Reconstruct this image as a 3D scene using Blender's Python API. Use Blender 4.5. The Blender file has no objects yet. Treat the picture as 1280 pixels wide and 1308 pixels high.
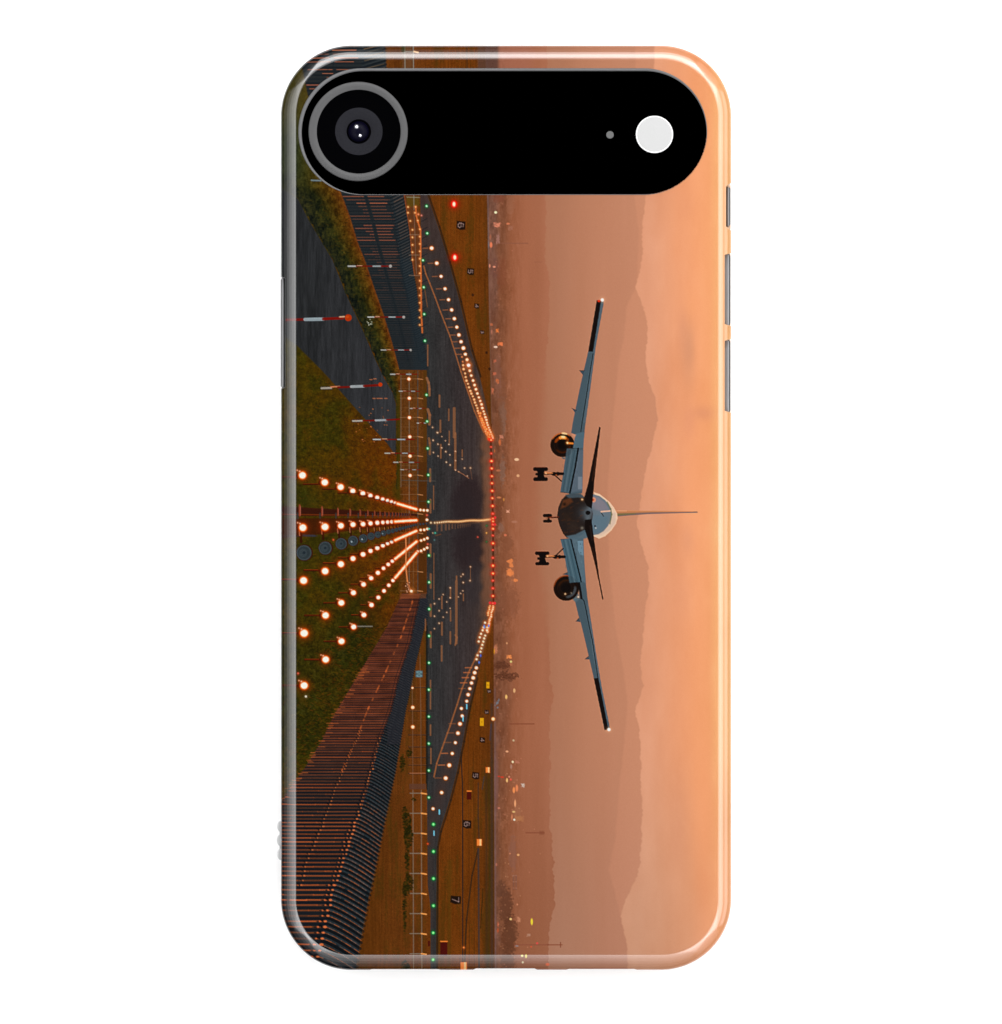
import bpy, bmesh, math
import numpy as np

# ------------------------------------------------------------------ scale
S = 1.35e-4                      # metres for one unit of the measured layout
CX, CY = 640.0, 654.0
H_TOP = 0.0098                   # height of the flat back of the case above the table
EDGE = 21.0                      # width of the rounded edge
K = 2.3                          # how strongly the lamps light a flat surface


def wx(px): return (px - CX) * S
def wy(py): return (CY - py) * S


rng = np.random.default_rng(7)

# ================================================================== THE PRINT
# the picture printed on the case, drawn stroke by stroke into an array
X0, Y0, PW, PH, SS = 350, 48, 594, 1202, 2
GW, GH = PW * SS, PH * SS
xs = (X0 + (np.arange(GW) + .5) / SS).astype(np.float32)
ys = (Y0 + (np.arange(GH) + .5) / SS).astype(np.float32)
XX, YY = np.meshgrid(xs, ys)
IMG = np.zeros((GH, GW, 3), np.float32)


def sm(t):
    t = np.clip(t, 0, 1)
    return t * t * (3 - 2 * t)


def vnoise(sx, sy, seed):
    """smooth value noise with cells of sx by sy units, -1..1"""
    r = np.random.default_rng(seed)
    nx, ny = int(PW / sx) + 3, int(PH / sy) + 3
    g = r.uniform(-1, 1, (ny, nx)).astype(np.float32)
    fx = (xs - X0) / sx; fy = (ys - Y0) / sy
    ix = fx.astype(int); iy = fy.astype(int)
    tx = sm(fx - ix)[None, :]; ty = sm(fy - iy)[:, None]
    a = g[np.ix_(iy, ix)]; b = g[np.ix_(iy, ix + 1)]
    c = g[np.ix_(iy + 1, ix)]; d = g[np.ix_(iy + 1, ix + 1)]
    return (a * (1 - tx) + b * tx) * (1 - ty) + (c * (1 - tx) + d * tx) * ty


def fbm(sx, sy, seed, n=4, gain=.55):
    o = 0; a = 1; t = 0
    for i in range(n):
        o = o + a * vnoise(max(sx / 2 ** i, .6), max(sy / 2 ** i, .6), seed + i)
        t += a; a *= gain
    return o / t


def col(c): return np.array(c, np.float32)


def blend(mask, c, sl=None):
    t = IMG if sl is None else IMG[sl]
    c = np.asarray(c, np.float32)
    t += (c - t) * mask[..., None]


def ip(y, pts):
    """boundary x = f(y) through (x, y) points"""
    p = sorted(pts, key=lambda q: q[1])
    return np.interp(y, [q[1] for q in p], [q[0] for q in p]).astype(np.float32)


def box(x0, y0, x1, y1):
    a = max(int((x0 - X0) * SS), 0); b = min(int(math.ceil((x1 - X0) * SS)) + 1, GW)
    c = max(int((y0 - Y0) * SS), 0); d = min(int(math.ceil((y1 - Y0) * SS)) + 1, GH)
    if b <= a or d <= c: return None
    return (slice(c, d), slice(a, b))


def seg_d(x, y, p, q):
    vx, vy = q[0] - p[0], q[1] - p[1]
    L = vx * vx + vy * vy + 1e-9
    t = np.clip(((x - p[0]) * vx + (y - p[1]) * vy) / L, 0, 1)
    return np.hypot(x - p[0] - t * vx, y - p[1] - t * vy)


def line(p, q, w, c, a=1.0, soft=.7):
    m = w + 2
    b = box(min(p[0], q[0]) - m, min(p[1], q[1]) - m, max(p[0], q[0]) + m, max(p[1], q[1]) + m)
    if b is None: return
    d = seg_d(XX[b], YY[b], p, q)
    blend(np.clip((w / 2 - d) / soft + .5, 0, 1) * a, c, b)


def path(pts, w, c, a=1.0, soft=.7):
    for p, q in zip(pts[:-1], pts[1:]): line(p, q, w, c, a, soft)


def poly(pts, c, a=1.0, soft=.7):
    px = [p[0] for p in pts]; py = [p[1] for p in pts]
    b = box(min(px) - 2, min(py) - 2, max(px) + 2, max(py) + 2)
    if b is None: return
    x, y = XX[b], YY[b]
    ins = np.zeros(x.shape, bool); d = np.full(x.shape, 1e9, np.float32)
    n = len(pts)
    for i in range(n):
        p, q = pts[i], pts[(i + 1) % n]
        d = np.minimum(d, seg_d(x, y, p, q))
        if p[1] != q[1]:
            cr = ((p[1] > y) != (q[1] > y)) & (x < (q[0] - p[0]) * (y - p[1]) / (q[1] - p[1]) + p[0])
            ins ^= cr
    sd = np.where(ins, d, -d)
    blend(np.clip(sd / soft + .5, 0, 1) * a, c, b)


def rect(x0, y0, x1, y1, c, a=1.0, soft=.7):
    poly([(x0, y0), (x1, y0), (x1, y1), (x0, y1)], c, a, soft)


def ell(cx, cy, rx, ry, c, a=1.0, soft=.8):
    b = box(cx - rx - 2, cy - ry - 2, cx + rx + 2, cy + ry + 2)
    if b is None: return
    d = (1 - np.hypot((XX[b] - cx) / rx, (YY[b] - cy) / ry)) * min(rx, ry)
    blend(np.clip(d / soft + .5, 0, 1) * a, c, b)


def glow(cx, cy, r, c, a):
    b = box(cx - r * 2.4, cy - r * 2.4, cx + r * 2.4, cy + r * 2.4)
    if b is None: return
    d = np.hypot(XX[b] - cx, YY[b] - cy) / r
    blend(np.exp(-d * d) * a, c, b)


def lamp(x, y, r, core=(255, 253, 240), rim=(255, 84, 0), halo=(168, 48, 0), ha=.8):
    glow(x, y, r * 1.75, halo, ha)
    ell(x, y, r * 1.32, r * 1.3, rim, .8, r * .5 + .5)
    ell(x, y, r * 1.1, r * 1.08, (255, 150, 36), .95, r * .3 + .3)
    ell(x, y, r * .93, r * .88, core, 1, r * .25 + .2)


def spark(x, y, r, core, rim, a=1.0):
    glow(x, y, r * 1.5, rim, .75 * a)
    ell(x, y, r * .7, r * .7, core, a, .9)


# ---- far sky, mountains and haze -------------------------------------------------
e1 = ip(ys, [(700, 40), (698, 130), (697, 248), (696, 330), (702, 362), (701, 400), (700, 425), (695.6, 491), (692, 534), (688, 600),
             (687, 680), (692, 730), (697, 770), (702, 830), (703, 870), (707, 888), (702, 920), (703, 1000), (702, 1050),
             (707, 1092), (708, 1155), (701.5, 1185), (701, 1250)])
e2 = ip(ys, [(838, 40), (835, 90), (834, 110), (830, 200), (826, 248), (822.5, 267), (819.7, 295), (821, 325), (818, 342), (811.5, 366.6), (817, 380), (822.5, 397),
             (827.4, 419), (826, 440), (825, 460), (828, 485), (836, 507), (839.8, 537), (833.5, 567), (825, 598), (817, 647),
             (814, 671), (821, 702), (828, 726), (829, 746), (824, 779), (821, 820), (818, 848), (821.7, 875), (811.5, 908),
             (817, 932), (818, 960), (819, 993), (820.4, 1028), (819, 1087), (816, 1114), (806, 1135), (795, 1157), (793, 1172), (796, 1185), (801.7, 1208), (802.5, 1250)])
e3 = ip(ys, [(812, 40), (810, 248), (816, 300), (813, 366), (800, 392), (797, 430), (790, 465), (783, 530), (776, 620), (778, 720), (786, 800),
             (797, 860), (801.7, 900), (798, 940), (793.7, 980), (790, 1020), (785.6, 1074), (777.6, 1111), (785.6, 1141), (795, 1183), (801.7, 1208), (802.5, 1250)])
jag = (vnoise(3, 3, 11)[:, 5] * 1.0 + vnoise(9, 9, 12)[:, 5] * 1.2)
e1 = e1 + jag * 1.1; e2 = e2 + jag * .8; e3 = e3 + jag * .4


def cramp(x, xp, cols):
    return np.stack([np.interp(x, xp, [c[i] for c in cols]) for i in range(3)], -1).astype(np.float32)


sky = cramp(xs, [815, 832, 850, 870, 890, 905, 915, 935],
            [(228, 158, 122), (231, 160, 123), (237, 162, 121), (244, 164, 118), (250, 167, 116), (252, 170, 116), (255, 182, 122), (255, 192, 130)])
low = cramp(xs, [815, 840, 860, 880, 900, 920, 935],
            [(212, 154, 122), (216, 155, 121), (222, 158, 122), (228, 160, 121), (240, 163, 119), (252, 172, 122), (250, 178, 130)])
mid = cramp(xs, [680, 700, 715, 740, 770, 800, 830],
            [(170, 112, 84), (177, 119, 91), (180, 122, 94), (189, 128, 98), (196, 133, 102), (200, 137, 106), (203, 139, 107)])
midl = cramp(xs, [680, 700, 715, 740, 770, 800, 830],
             [(168, 116, 92), (176, 123, 98), (178, 126, 101), (182, 128, 102), (187, 129, 102), (192, 133, 106), (196, 137, 110)])
near = cramp(xs, [625, 640, 655, 670, 700],
             [(128, 80, 60), (142, 88, 64), (158, 97, 71), (167, 104, 77), (173, 110, 83)])
ylow = sm((ys - 900) / 330)[:, None, None]
A_sky = sky[None] * (1 - ylow) + low[None] * ylow
A_mid = mid[None] * (1 - ylow) + midl[None] * ylow
cl = fbm(34, 90, 21, 4)
streak = fbm(14, 160, 31, 3)
IMG[:] = near[None] * (1 - .07 * ylow)
IMG += (streak[..., None] * 5) * col((1, .8, .7))
sw1 = (1.4 + 15 * sm((ys - 440) / 90) * sm((840 - ys) / 70))[:, None]
m1 = sm((XX - e1[:, None]) / sw1 + .5)
blend(m1, A_mid + streak[..., None] * 2.2)
m3 = np.clip((XX - e3[:, None]) / 3.0 + .5, 0, 1)
blend(m3 * .9, A_mid * 1.015 + col((5, 3.5, 2.5)))
m2 = np.clip((XX - e2[:, None]) / 2.2 + .5, 0, 1)
blend(m2, A_sky + cl[..., None] * col((8, 10, 11)) + streak[..., None] * 2.5)
# cloud patches
for (x, y, rx, ry, c, a) in [(880, 445, 9, 45, (214, 150, 116), .55), (872, 420, 7, 26, (222, 152, 118), .4), (897, 528, 14, 9, (226, 150, 112), .55),
                             (880, 540, 8, 20, (232, 154, 118), .4), (885, 640, 14, 60, (255, 170, 118), .45), (878, 690, 9, 22, (232, 158, 120), .5),
                             (866, 310, 9, 40, (246, 165, 118), .5), (884, 390, 10, 28, (255, 170, 116), .5), (898, 1010, 12, 90, (255, 170, 118), .55),
                             (866, 1060, 12, 60, (224, 156, 122), .35), (870, 760, 14, 40, (236, 160, 120), .4), (893, 800, 8, 60, (255, 170, 118), .35),
                             (905, 330, 7, 60, (255, 172, 116), .4), (876, 265, 10, 16, (240, 160, 116), .4)]:
    b = box(x - rx * 2.4, y - ry * 2.4, x + rx * 2.4, y + ry * 2.4)
    d = np.hypot((XX[b] - x) / rx, (YY[b] - y) / ry) + cl[b] * .5
    blend(np.exp(-np.clip(d, 0, 9) ** 2) * a, c, b)

# ---- haze and town beyond the field ----------------------------------------------
town = fbm(7, 16, 41, 4); tv = fbm(3, 26, 47, 3)
tm = sm((652 + 10 * vnoise(40, 30, 44) - XX) / 16)
blend(tm * .62, col((122, 76, 58)) + (town * 20 + tv * 10)[..., None] * col((1, .85, .8)))
tm2 = sm((640 + 4 * vnoise(30, 16, 45) - XX) / 9)
pk = sm(np.maximum((450 - YY) / 80, (YY - 900) / 60))[..., None]
blend(tm2 * .45, col((116, 74, 58)) * (1 - pk) + col((118, 86, 82)) * pk + (fbm(2.5, 8, 49, 3) * 22)[..., None])
IMG += ((fbm(3, 12, 51, 3) * 7) * sm((672 - XX) / 12))[..., None]
def cells(w, h, seed):                                   # blocky hazy roofs and house fronts
    q = np.random.default_rng(seed); n = q.uniform(-1, 1, (int(PH / h) + 2, int(PW / w) + 2)).astype(np.float32)
    off = q.uniform(0, h, n.shape[1]); ci = ((xs - X0) / w).astype(int)
    out = np.empty((GH, GW), np.float32)
    for c in np.unique(ci): out[:, ci == c] = n[((ys - Y0 + off[c]) / h).astype(int), c][:, None]
    return out
blk = cells(2.6, 5.2, 161) * 9 + cells(5.5, 9, 163) * 7 + cells(1.6, 2.6, 165) * 6
blk = (blk + np.roll(blk, 1, 0) + np.roll(blk, 1, 1) + np.roll(blk, (1, 1), (0, 1))) / 4
IMG += (blk * sm((662 + 8 * vnoise(30, 30, 167) - XX) / 22) * (.55 + .45 * vnoise(12, 30, 168)))[..., None] * col((1.1, .85, .75))


def blob(x, y, rx, ry, c, a, wob=.5, p=2):
    b = box(x - rx * 2, y - ry * 2, x + rx * 2, y + ry * 2)
    if b is None: return
    d = np.hypot((XX[b] - x) / rx, (YY[b] - y) / ry) + fine[b] * wob
    blend(np.clip((1.15 - d) * 2.2, 0, 1) * a, c, b)


fine = fbm(2.2, 2.2, 61, 3); sparkle = vnoise(1.6, 1.6, 66)
for (x, y, rx, ry, c, a) in [(646, 1158, 9, 26, (98, 60, 46), .75), (650, 1195, 9, 28, (100, 60, 44), .8), (640, 1135, 8, 12, (104, 66, 52), .7),
                             (648, 1225, 10, 20, (104, 64, 48), .7), (655, 1188, 7, 14, (106, 66, 50), .6), (633, 345, 6, 14, (118, 76, 70), .5),
                             (644, 375, 9, 18, (134, 80, 56), .5), (642, 530, 5, 26, (128, 98, 88), .55), (641, 350, 7, 22, (134, 76, 56), .5),
                             (642, 602, 4, 18, (140, 110, 100), .55), (638, 640, 6, 12, (118, 68, 46), .6), (636, 660, 5, 14, (112, 64, 48), .6),
                             (640, 674, 4, 7, (146, 112, 102), .5), (640, 500, 7, 20, (132, 82, 62), .6), (636, 480, 5, 30, (140, 96, 86), .4),
                             (648, 694, 8, 12, (128, 78, 58), .5), (650, 770, 14, 20, (136, 84, 64), .5), (636, 545, 6, 16, (120, 72, 50), .6),
                             (652, 262, 6, 14, (160, 104, 80), .5), (637, 252, 8, 7, (130, 72, 56), .6), (645, 715, 12, 14, (136, 82, 60), .5),
                             (634, 1000, 3, 40, (128, 88, 86), .5), (660, 1040, 6, 12, (168, 112, 84), .4), (655, 1090, 5, 24, (142, 96, 84), .5)]:
    blob(x, y, rx, ry, c, a)
# trees and masts standing in the haze
for (x, y, L, h) in [(641, 850, 9, 4.6), (646, 864, 12, 4.4)]:
    blob(x, y, L * 1.1, h * 1.1, (98, 58, 44), .7, 1.3)
    for i in range(60):
        t = rng.uniform(-1, 1); w = h * (1.1 - t * t) * rng.uniform(-1, 1)
        ell(x + t * L * 1.1, y + w, rng.uniform(.7, 1.6), rng.uniform(.5, 1), (88, 48, 34) if rng.random() < .7 else (116, 70, 52), .5, 1.2)
line((627, 861), (634, 861), 1.6, (84, 44, 30), .7)
for (x0, x1, y, c, a) in [(651, 682, 924.5, (132, 72, 54), .7), (672, 695, 1063.5, (140, 78, 60), .8), (640, 674, 311, (140, 88, 72), .6),
                          (700, 718, 1206.5, (136, 72, 54), .65), (657, 700, 1206.5, (140, 78, 64), .5), (683, 692, 335, (150, 92, 74), .3)]:
    line((x0, y), (x1, y), 1.5, c, a, 1.2)
rect(689, 1061, 695, 1066, (132, 74, 56), .5, 2)
line((716, 1203.5), (716, 1209.5), 1.6, (128, 66, 50), .6)
# small town lights
for (x, y, rx, ry, c, a) in [(634.8, 287.5, 4.6, 3.2, (232, 140, 108), .95), (636, 305, 2.4, 7.5, (168, 118, 106), .85), (649, 286, 2.2, 1.2, (226, 130, 90), .8),
                             (652, 291.5, 3.2, 3.6, (168, 112, 92), .7), (627.3, 313, 1.6, 3.4, (240, 130, 90), .9), (623.5, 313, 1.5, 4, (130, 128, 130), .7),
                             (625.5, 339.8, 1, 2.2, (236, 150, 118), .9), (631.4, 341, 1.8, 1.1, (236, 150, 118), .9), (626.5, 303, 1, 3, (196, 110, 78), .5),
                             (635.4, 423, 2.2, 2.6, (255, 132, 62), .95), (639.5, 439.6, 3.7, 2.5, (240, 128, 78), .95), (633.2, 443.3, 2.3, 1.3, (255, 210, 186), .95),
                             (627, 414.5, 2.6, 1.8, (206, 112, 74), .75), (628, 424, 1, 2.6, (196, 124, 100), .7), (632, 461, 2, 2, (206, 106, 76), .7),
                             (632, 477.5, 2.6, 2, (206, 108, 78), .8), (635.3, 487, 2.2, 2.8, (224, 116, 66), .85), (629, 499.5, 1.8, 4, (206, 112, 78), .8),
                             (640.5, 558, 2.4, 2.4, (222, 140, 110), .7), (638.5, 565, 1.5, 4, (214, 112, 66), .8), (631, 576, 1.5, 2, (220, 110, 60), .7),
                             (636.5, 601, 2.8, 1.3, (200, 116, 80), .7), (637.5, 635.5, 2.6, 1.2, (216, 130, 86), .8), (643.5, 638, 1, 2, (226, 150, 70), .7),
                             (645.5, 683.5, 1.7, 1.5, (226, 122, 86), .8), (657, 666.5, 3.4, 1.4, (190, 130, 106), .6), (660, 587, 2.8, 1.7, (255, 205, 160), .9),
                             (661.7, 607.7, 1.8, 1.7, (240, 180, 130), .85), (648.5, 653.3, 2.2, 1.9, (246, 176, 142), .9),
                             (633.5, 828.5, 2.1, 7.5, (208, 128, 92), .8), (631.3, 832, .9, 3, (226, 150, 30), .8), (650, 838.7, 3.5, 2.4, (250, 148, 82), .95),
                             (652.7, 845, 1.4, 1.4, (232, 210, 130), .9), (653, 849, 2, 2.5, (196, 120, 88), .7), (647.5, 821.5, 1, 1.2, (226, 160, 110), .8),
                             (657, 882, 1.4, 2.6, (240, 186, 126), .85), (646.7, 890, 1.4, 2.7, (250, 196, 116), .9), (656, 945.6, 1.3, 1.3, (208, 180, 140), .85),
                             (647.7, 959.7, 1.7, 1.3, (246, 176, 130), .9), (655, 973, 1.3, 1.5, (255, 226, 180), .95), (653, 979, 1.3, 2.8, (178, 132, 112), .8),
                             (661, 972.5, 2.8, 2.4, (196, 124, 100), .7), (647.6, 996.5, 1.2, 2.5, (255, 190, 120), 1), (652.5, 995.5, 1.3, 1.4, (230, 80, 70), .9),
                             (641.5, 992.5, 2, 1, (220, 60, 40), .9), (637.3, 991.5, 1.4, .9, (220, 60, 40), .8), (650.5, 992, 1, 1, (236, 150, 120), .9),
                             (656.5, 1009, 1.5, 3.6, (255, 150, 86), .95), (660.2, 1006.5, 1.6, 4.2, (240, 140, 90), .9), (668, 1003.3, 2.4, 2.8, (214, 196, 180), .9),
                             (658, 1026, 1.2, 4.2, (246, 170, 118), .9), (656.2, 1036.7, 1.9, 1.2, (232, 186, 120), .9), (657, 1046.8, 1.3, 1.3, (255, 240, 210), .95),
                             (663, 1045.5, 6, 4.2, (190, 126, 82), .6), (654, 1043.5, 1, 3.4, (230, 140, 96), .7), (662, 1091.7, 1.5, 1.4, (240, 176, 116), .85),
                             (651.5, 1090, 1, 1, (220, 140, 100), .7), (637.3, 1032, 1.5, 1.3, (214, 130, 106), .75), (634, 1104, 1.3, 1.8, (196, 116, 92), .7),
                             (652.4, 1173.7, 1.5, 1.4, (250, 200, 130), .95), (662.5, 1174, 3, 4, (208, 140, 104), .8), (679.3, 1177, 1.4, 4, (250, 222, 60), .95),
                             (675, 1194.3, 2.6, 2, (190, 144, 120), .7), (686.2, 1204.5, 1.3, 1.3, (226, 80, 76), .9), (660.3, 1208, 2, 1, (150, 150, 160), .6),
                             (667, 1220.5, 1.5, 1.4, (250, 232, 150), .95), (672, 1221, 1.3, 2.3, (244, 226, 120), .95), (667.8, 1229, 1.3, 1.4, (230, 210, 170), .9),
                             (699.5, 1231.7, 2.4, 1.7, (236, 110, 70), .9), (636.3, 1180.5, 1, 3, (206, 100, 70), .7), (636, 1188, 1.2, 2.8, (196, 86, 50), .7),
                             (633.2, 271.5, 1.7, 1.5, (255, 246, 190), 1), (660.8, 1155, 1, 1, (226, 150, 110), .7), (678.5, 1209, 1, 1, (226, 90, 60), .8)]:
    if min(rx, ry) > 1.7:
        bb = box(x - rx * 2, y - ry * 2, x + rx * 2, y + ry * 2)
        d = np.maximum(np.abs(XX[bb] - x) / rx, np.abs(YY[bb] - y) / ry) + fine[bb] * .55
        blend(np.clip((1.05 - d) * 2.0, 0, 1) * a * np.clip(1 + sparkle[bb] * .5, .3, 1), c, bb)
    else: ell(x, y, rx * 1.05, ry * 1.05, c, a, .9)
# orange lit block of houses
for (x, y, rx, ry) in [(652, 717, 4.2, 3), (653, 722, 3, 4), (651, 729, 4.5, 4), (653, 733, 4, 3.5), (658.5, 741, 4.2, 2), (650, 733, 3, 3)]:
    blob(x, y, rx, ry, (240, 138, 78), .85, .6)
for i in range(12):
    for j in range(2):
        rect(655 + j * 3.2, 1118 + i * 1.6 - .4, 657 + j * 3.2, 1118 + i * 1.6 + .5, (116, 84, 80) if i % 5 else (160, 120, 110), .6)
for i in range(80):
    y = rng.uniform(960, 1240); x = 634 + rng.gamma(2.2, 8)
    ell(x, y, .8, .8, (214, 138, 108) if rng.random() < .6 else (232, 168, 120), rng.uniform(.1, .45), .8)
for i in range(50):
    y = rng.uniform(250, 960); x = 631 + rng.gamma(1.8, 6)
    ell(x, y, .8, rng.uniform(.6, 1.4), (196, 122, 96), rng.uniform(.1, .4), .8)
for i in range(12):
    ell(633 + rng.uniform(-1, 4.5), 893 + rng.uniform(0, 11), 1, 1, (120, 130, 140), .6)

# ---- the field ---------------------------------------------------------------------
xh = ip(ys, [(620, 40), (622, 248), (624, 330), (625, 400), (627, 480), (628.5, 560), (630, 660), (630.5, 770), (630.8, 840), (631, 1000), (632, 1250)])
fld = np.clip((xh[:, None] - XX) / 1.0 + .5, 0, 1)
vst = fbm(1.6, 40, 71, 3); grain = fbm(1.5, 1.5, 75, 2); blot = fbm(20, 30, 77, 4)
fieldc = cramp(xs, [350, 460, 530, 560, 600, 630], [(86, 48, 10), (92, 50, 12), (104, 56, 20), (108, 56, 14), (112, 58, 14), (98, 52, 16)])[None] \
    + (vst * 12 + grain * 9 + blot * 8)[..., None] * col((1, .62, .3))
grn = sm(fbm(9, 60, 81, 4) * 1.6 + .1 + fine * .5) * .4
fieldc = fieldc * (1 - grn[..., None]) + col((66, 52, 12)) * grn[..., None]
blend(fld, fieldc)
# thin cold line at the foot of the town
line((622, 60), (624, 330), 1.6, (112, 96, 96), .55, 1.6); line((624, 330), (628, 540), 1.6, (124, 92, 84), .5, 1.6)
line((632.3, 880), (633, 1240), 1.5, (120, 96, 100), .5, 1.4)
# service road and dark tracks on the lower field
path([(588, 944), (590.8, 1000), (591.2, 1240)], 1.5, (38, 32, 30), .85)
path([(611, 1000), (611, 1045), (612, 1070)], 1.6, (62, 46, 42), .7, 1.2)
path([(611, 1084), (603, 1118), (596, 1175), (593, 1240)], 1.8, (48, 34, 24), .8, 1.2)
path([(611, 1084), (611.5, 1135), (612, 1240)], 2.2, (62, 52, 54), .8, 1.2)
path([(621, 985), (622, 1240)], 3, (60, 44, 34), .5, 2.5); path([(628, 900), (628.5, 1240)], 3.4, (66, 52, 56), .6, 2.5)
path([(624.5, 995), (625.5, 1120), (624, 1240)], 2.6, (64, 52, 22), .6, 2)
path([(618.5, 992), (616, 1008)], 1.6, (66, 58, 60), .7)
path([(605, 560 + 400), (606, 1240)], 1, (80, 44, 14), .5, 1); path([(575, 1100), (573, 1240)], 5, (84, 60, 14), .5, 4)
path([(598, 905), (600, 1240)], 1, (76, 44, 18), .4, 1); path([(617, 1135), (614, 1185)], 1.2, (40, 34, 14), .6)
line((627.5, 925), (626, 945), 2, (70, 56, 62), .8)

tp = sm((98 - YY) / 6)
blend(tp * sm((XX - 608) / 4) * sm((640 - XX) / 6) * .8, (92, 64, 58)); blend(tp * sm((XX - 634) / 6) * sm((690 - XX) / 20) * .7, (170, 108, 88))
path([(596, 55), (597, 92)], 2, (70, 44, 24), .6, 1.5); rect(514, 54, 528, 92, (104, 78, 62), .5, 2)
line((517, 55), (517.6, 92), 1.1, (150, 150, 138), .7); line((528, 55), (528.4, 92), 1.2, (140, 140, 130), .8); line((517, 66), (530, 66), 1.1, (150, 148, 140), .7)
line((529, 66), (534, 67.2), 2, (255, 196, 150), .95); ell(515, 62, 2.5, 6, (50, 56, 26), .7, 2)

# asphalt of the runway
rr = ip(ys, [(520, 40), (540, 225), (546, 249), (560, 290), (573.8, 335), (587.5, 385), (602, 448), (612.5, 479), (622, 520), (629.5, 561), (631, 575), (631, 770),
             (624, 807), (617, 833), (610, 862), (600, 900), (592, 945), (584, 985), (575, 1020), (562.5, 1060), (559, 1080), (558, 1100), (557.5, 1250)])
rl = ip(ys, [(534, 40), (537, 249), (538, 330), (540, 425), (544, 470), (545, 620), (545.5, 1000), (546.5, 1130), (550, 1160), (550, 1250)])
asp = cramp(xs, [540, 552, 575, 592, 606, 616, 631], [(47, 48, 48), (50, 49, 49), (56, 51, 51), (57, 48, 48), (63, 52, 51), (76, 59, 54), (88, 65, 56)])[None] \
    + (fbm(1.6, 30, 91, 3) * 9 + fbm(8, 50, 95, 3) * 6 + fbm(2, 2, 98, 2) * 5)[..., None]
aspm = np.clip((XX - rl[:, None]) / 1 + .5, 0, 1) * np.clip((rr[:, None] - XX) / 1.6 + .5, 0, 1) * (YY > 225)
top = sm((430 - YY) / 170)[..., None]
asp = asp * (1 - top) + (col((66, 52, 50)) + (fbm(3, 14, 97, 3) * 9)[..., None]) * top
edgeb = sm((YY - 850) / 120) * sm(1 - np.abs(XX - rr[:, None] + 14) / 16)
asp = asp + edgeb[..., None] * (col((66, 52, 50)) - asp) * .8
blend(aspm, asp)
# dark rim beside the asphalt on both sides
for pts, c in [([(547.5, 249), (561.5, 290), (575, 335), (589, 385), (603.5, 448), (614, 481)], (36, 26, 22)),
               ([(610, 866), (601, 902), (593, 947), (585, 987), (576, 1022), (563.5, 1062), (559.5, 1082), (558.5, 1240)], (34, 26, 22)),
               ([(545.2, 800), (545.2, 1000)], (20, 22, 20))]:
    path(pts, 2.2, c, .75, 1.8)
# rubber marks round the touchdown and the haze over the far end
for (x, y, rx, ry, c, a) in [(600, 640, 22, 34, (44, 32, 34), .75), (602, 700, 22, 32, (44, 32, 34), .75), (590, 668, 18, 46, (44, 36, 38), .5), (606, 745, 14, 30, (50, 44, 46), .5)]:
    b = box(x - rx * 2, y - ry * 2, x + rx * 2, y + ry * 2)
    d = np.hypot((XX[b] - x) / rx, (YY[b] - y) / ry) + fbm(3, 5, 101, 2)[b] * .18
    blend(np.clip((1.2 - d) * 2.0, 0, 1) * a, c, b)
hz = sm((XX - 612 - 3 * vnoise(20, 9, 105)) / 9) * sm((YY - 520) / 60) * sm((815 - YY) / 70) * aspm
blend(hz * .8, col((126, 84, 66)) + (vnoise(2, 8, 107) * 6)[..., None])

# ---- left-hand grass, road and grass verge -------------------------------------------
gm = np.clip((510 - XX) / 1.0, 0, 1) * (YY > 230) * (XX < ip(ys, [(900, 0), (900, 758), (520, 759), (495, 830), (470, 880), (430, 945), (400, 1000), (380, 1030), (345, 1250)])[:, None])
g1 = fbm(26, 34, 111, 4); g2 = fbm(4, 4, 115, 3)
gc = cramp(xs, [355, 400, 440, 470, 510], [(62, 52, 4), (68, 52, 3), (76, 50, 3), (90, 50, 4), (104, 52, 8)])[None] + (grain * 14 + g2 * 20)[..., None] * col((1, .72, .2))
dk = sm(g1 * 1.7 + .35) * .6
gc = gc * (1 - dk[..., None]) + (col((46, 50, 6)) + (g2 * 17 + grain * 11)[..., None]) * dk[..., None]
dk2 = sm((YY - 760) / 90) * sm((960 - YY) / 60 + .5) * .55
gc = gc * (1 - dk2[..., None]) + (col((36, 40, 8)) + (g2 * 20 + grain * 12)[..., None]) * dk2[..., None]
lowl = sm(fbm(12, 12, 119, 2) + .1) * sm((YY - 850) / 60) * .5
gc = gc * (1 - lowl[..., None]) + col((92, 58, 8)) * lowl[..., None]
blend(gm, gc)
for (x, y, rx, ry, c, a) in [(450, 810, 20, 40, (30, 34, 8), .5), (470, 790, 16, 26, (34, 34, 10), .5), (400, 700, 14, 20, (52, 48, 8), .4),
                             (392, 640, 20, 14, (44, 48, 16), .5), (430, 480, 20, 20, (84, 56, 6), .4), (395, 940, 22, 26, (36, 36, 8), .5)]:
    b = box(x - rx * 2, y - ry * 2, x + rx * 2, y + ry * 2)
    d = np.hypot((XX[b] - x) / rx, (YY[b] - y) / ry) + g2[b] * .3
    blend(np.exp(-np.clip(d, 0, 9) ** 2) * a, c, b)
road_r = [(355, 236), (381, 254), (394, 280), (407, 302), (425, 332), (442, 375), (465, 425), (480, 460), (490, 481), (502, 502), (506, 516), (506, 583)]
road_l = [(495, 567), (475, 545), (450, 517), (422, 485), (410, 472), (397, 459), (380, 442), (365, 431), (345, 420)]
asl = col((43, 44, 46))
poly([(345, 236)] + road_r + road_l, (43, 44, 46), 1, 1.6)
b = box(345, 236, 508, 585)
rm = (np.abs(IMG[b] - asl).sum(-1) < 12)[..., None]
IMG[b] += rm * ((fbm(5, 60, 121, 3)[b] * 9 + fbm(1.6, 14, 125, 3)[b] * 9)[..., None] * col((1, 1, 1.05)) + ((XX[b] - 420) / 100)[..., None] * col((8, 7, 8)))
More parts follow.
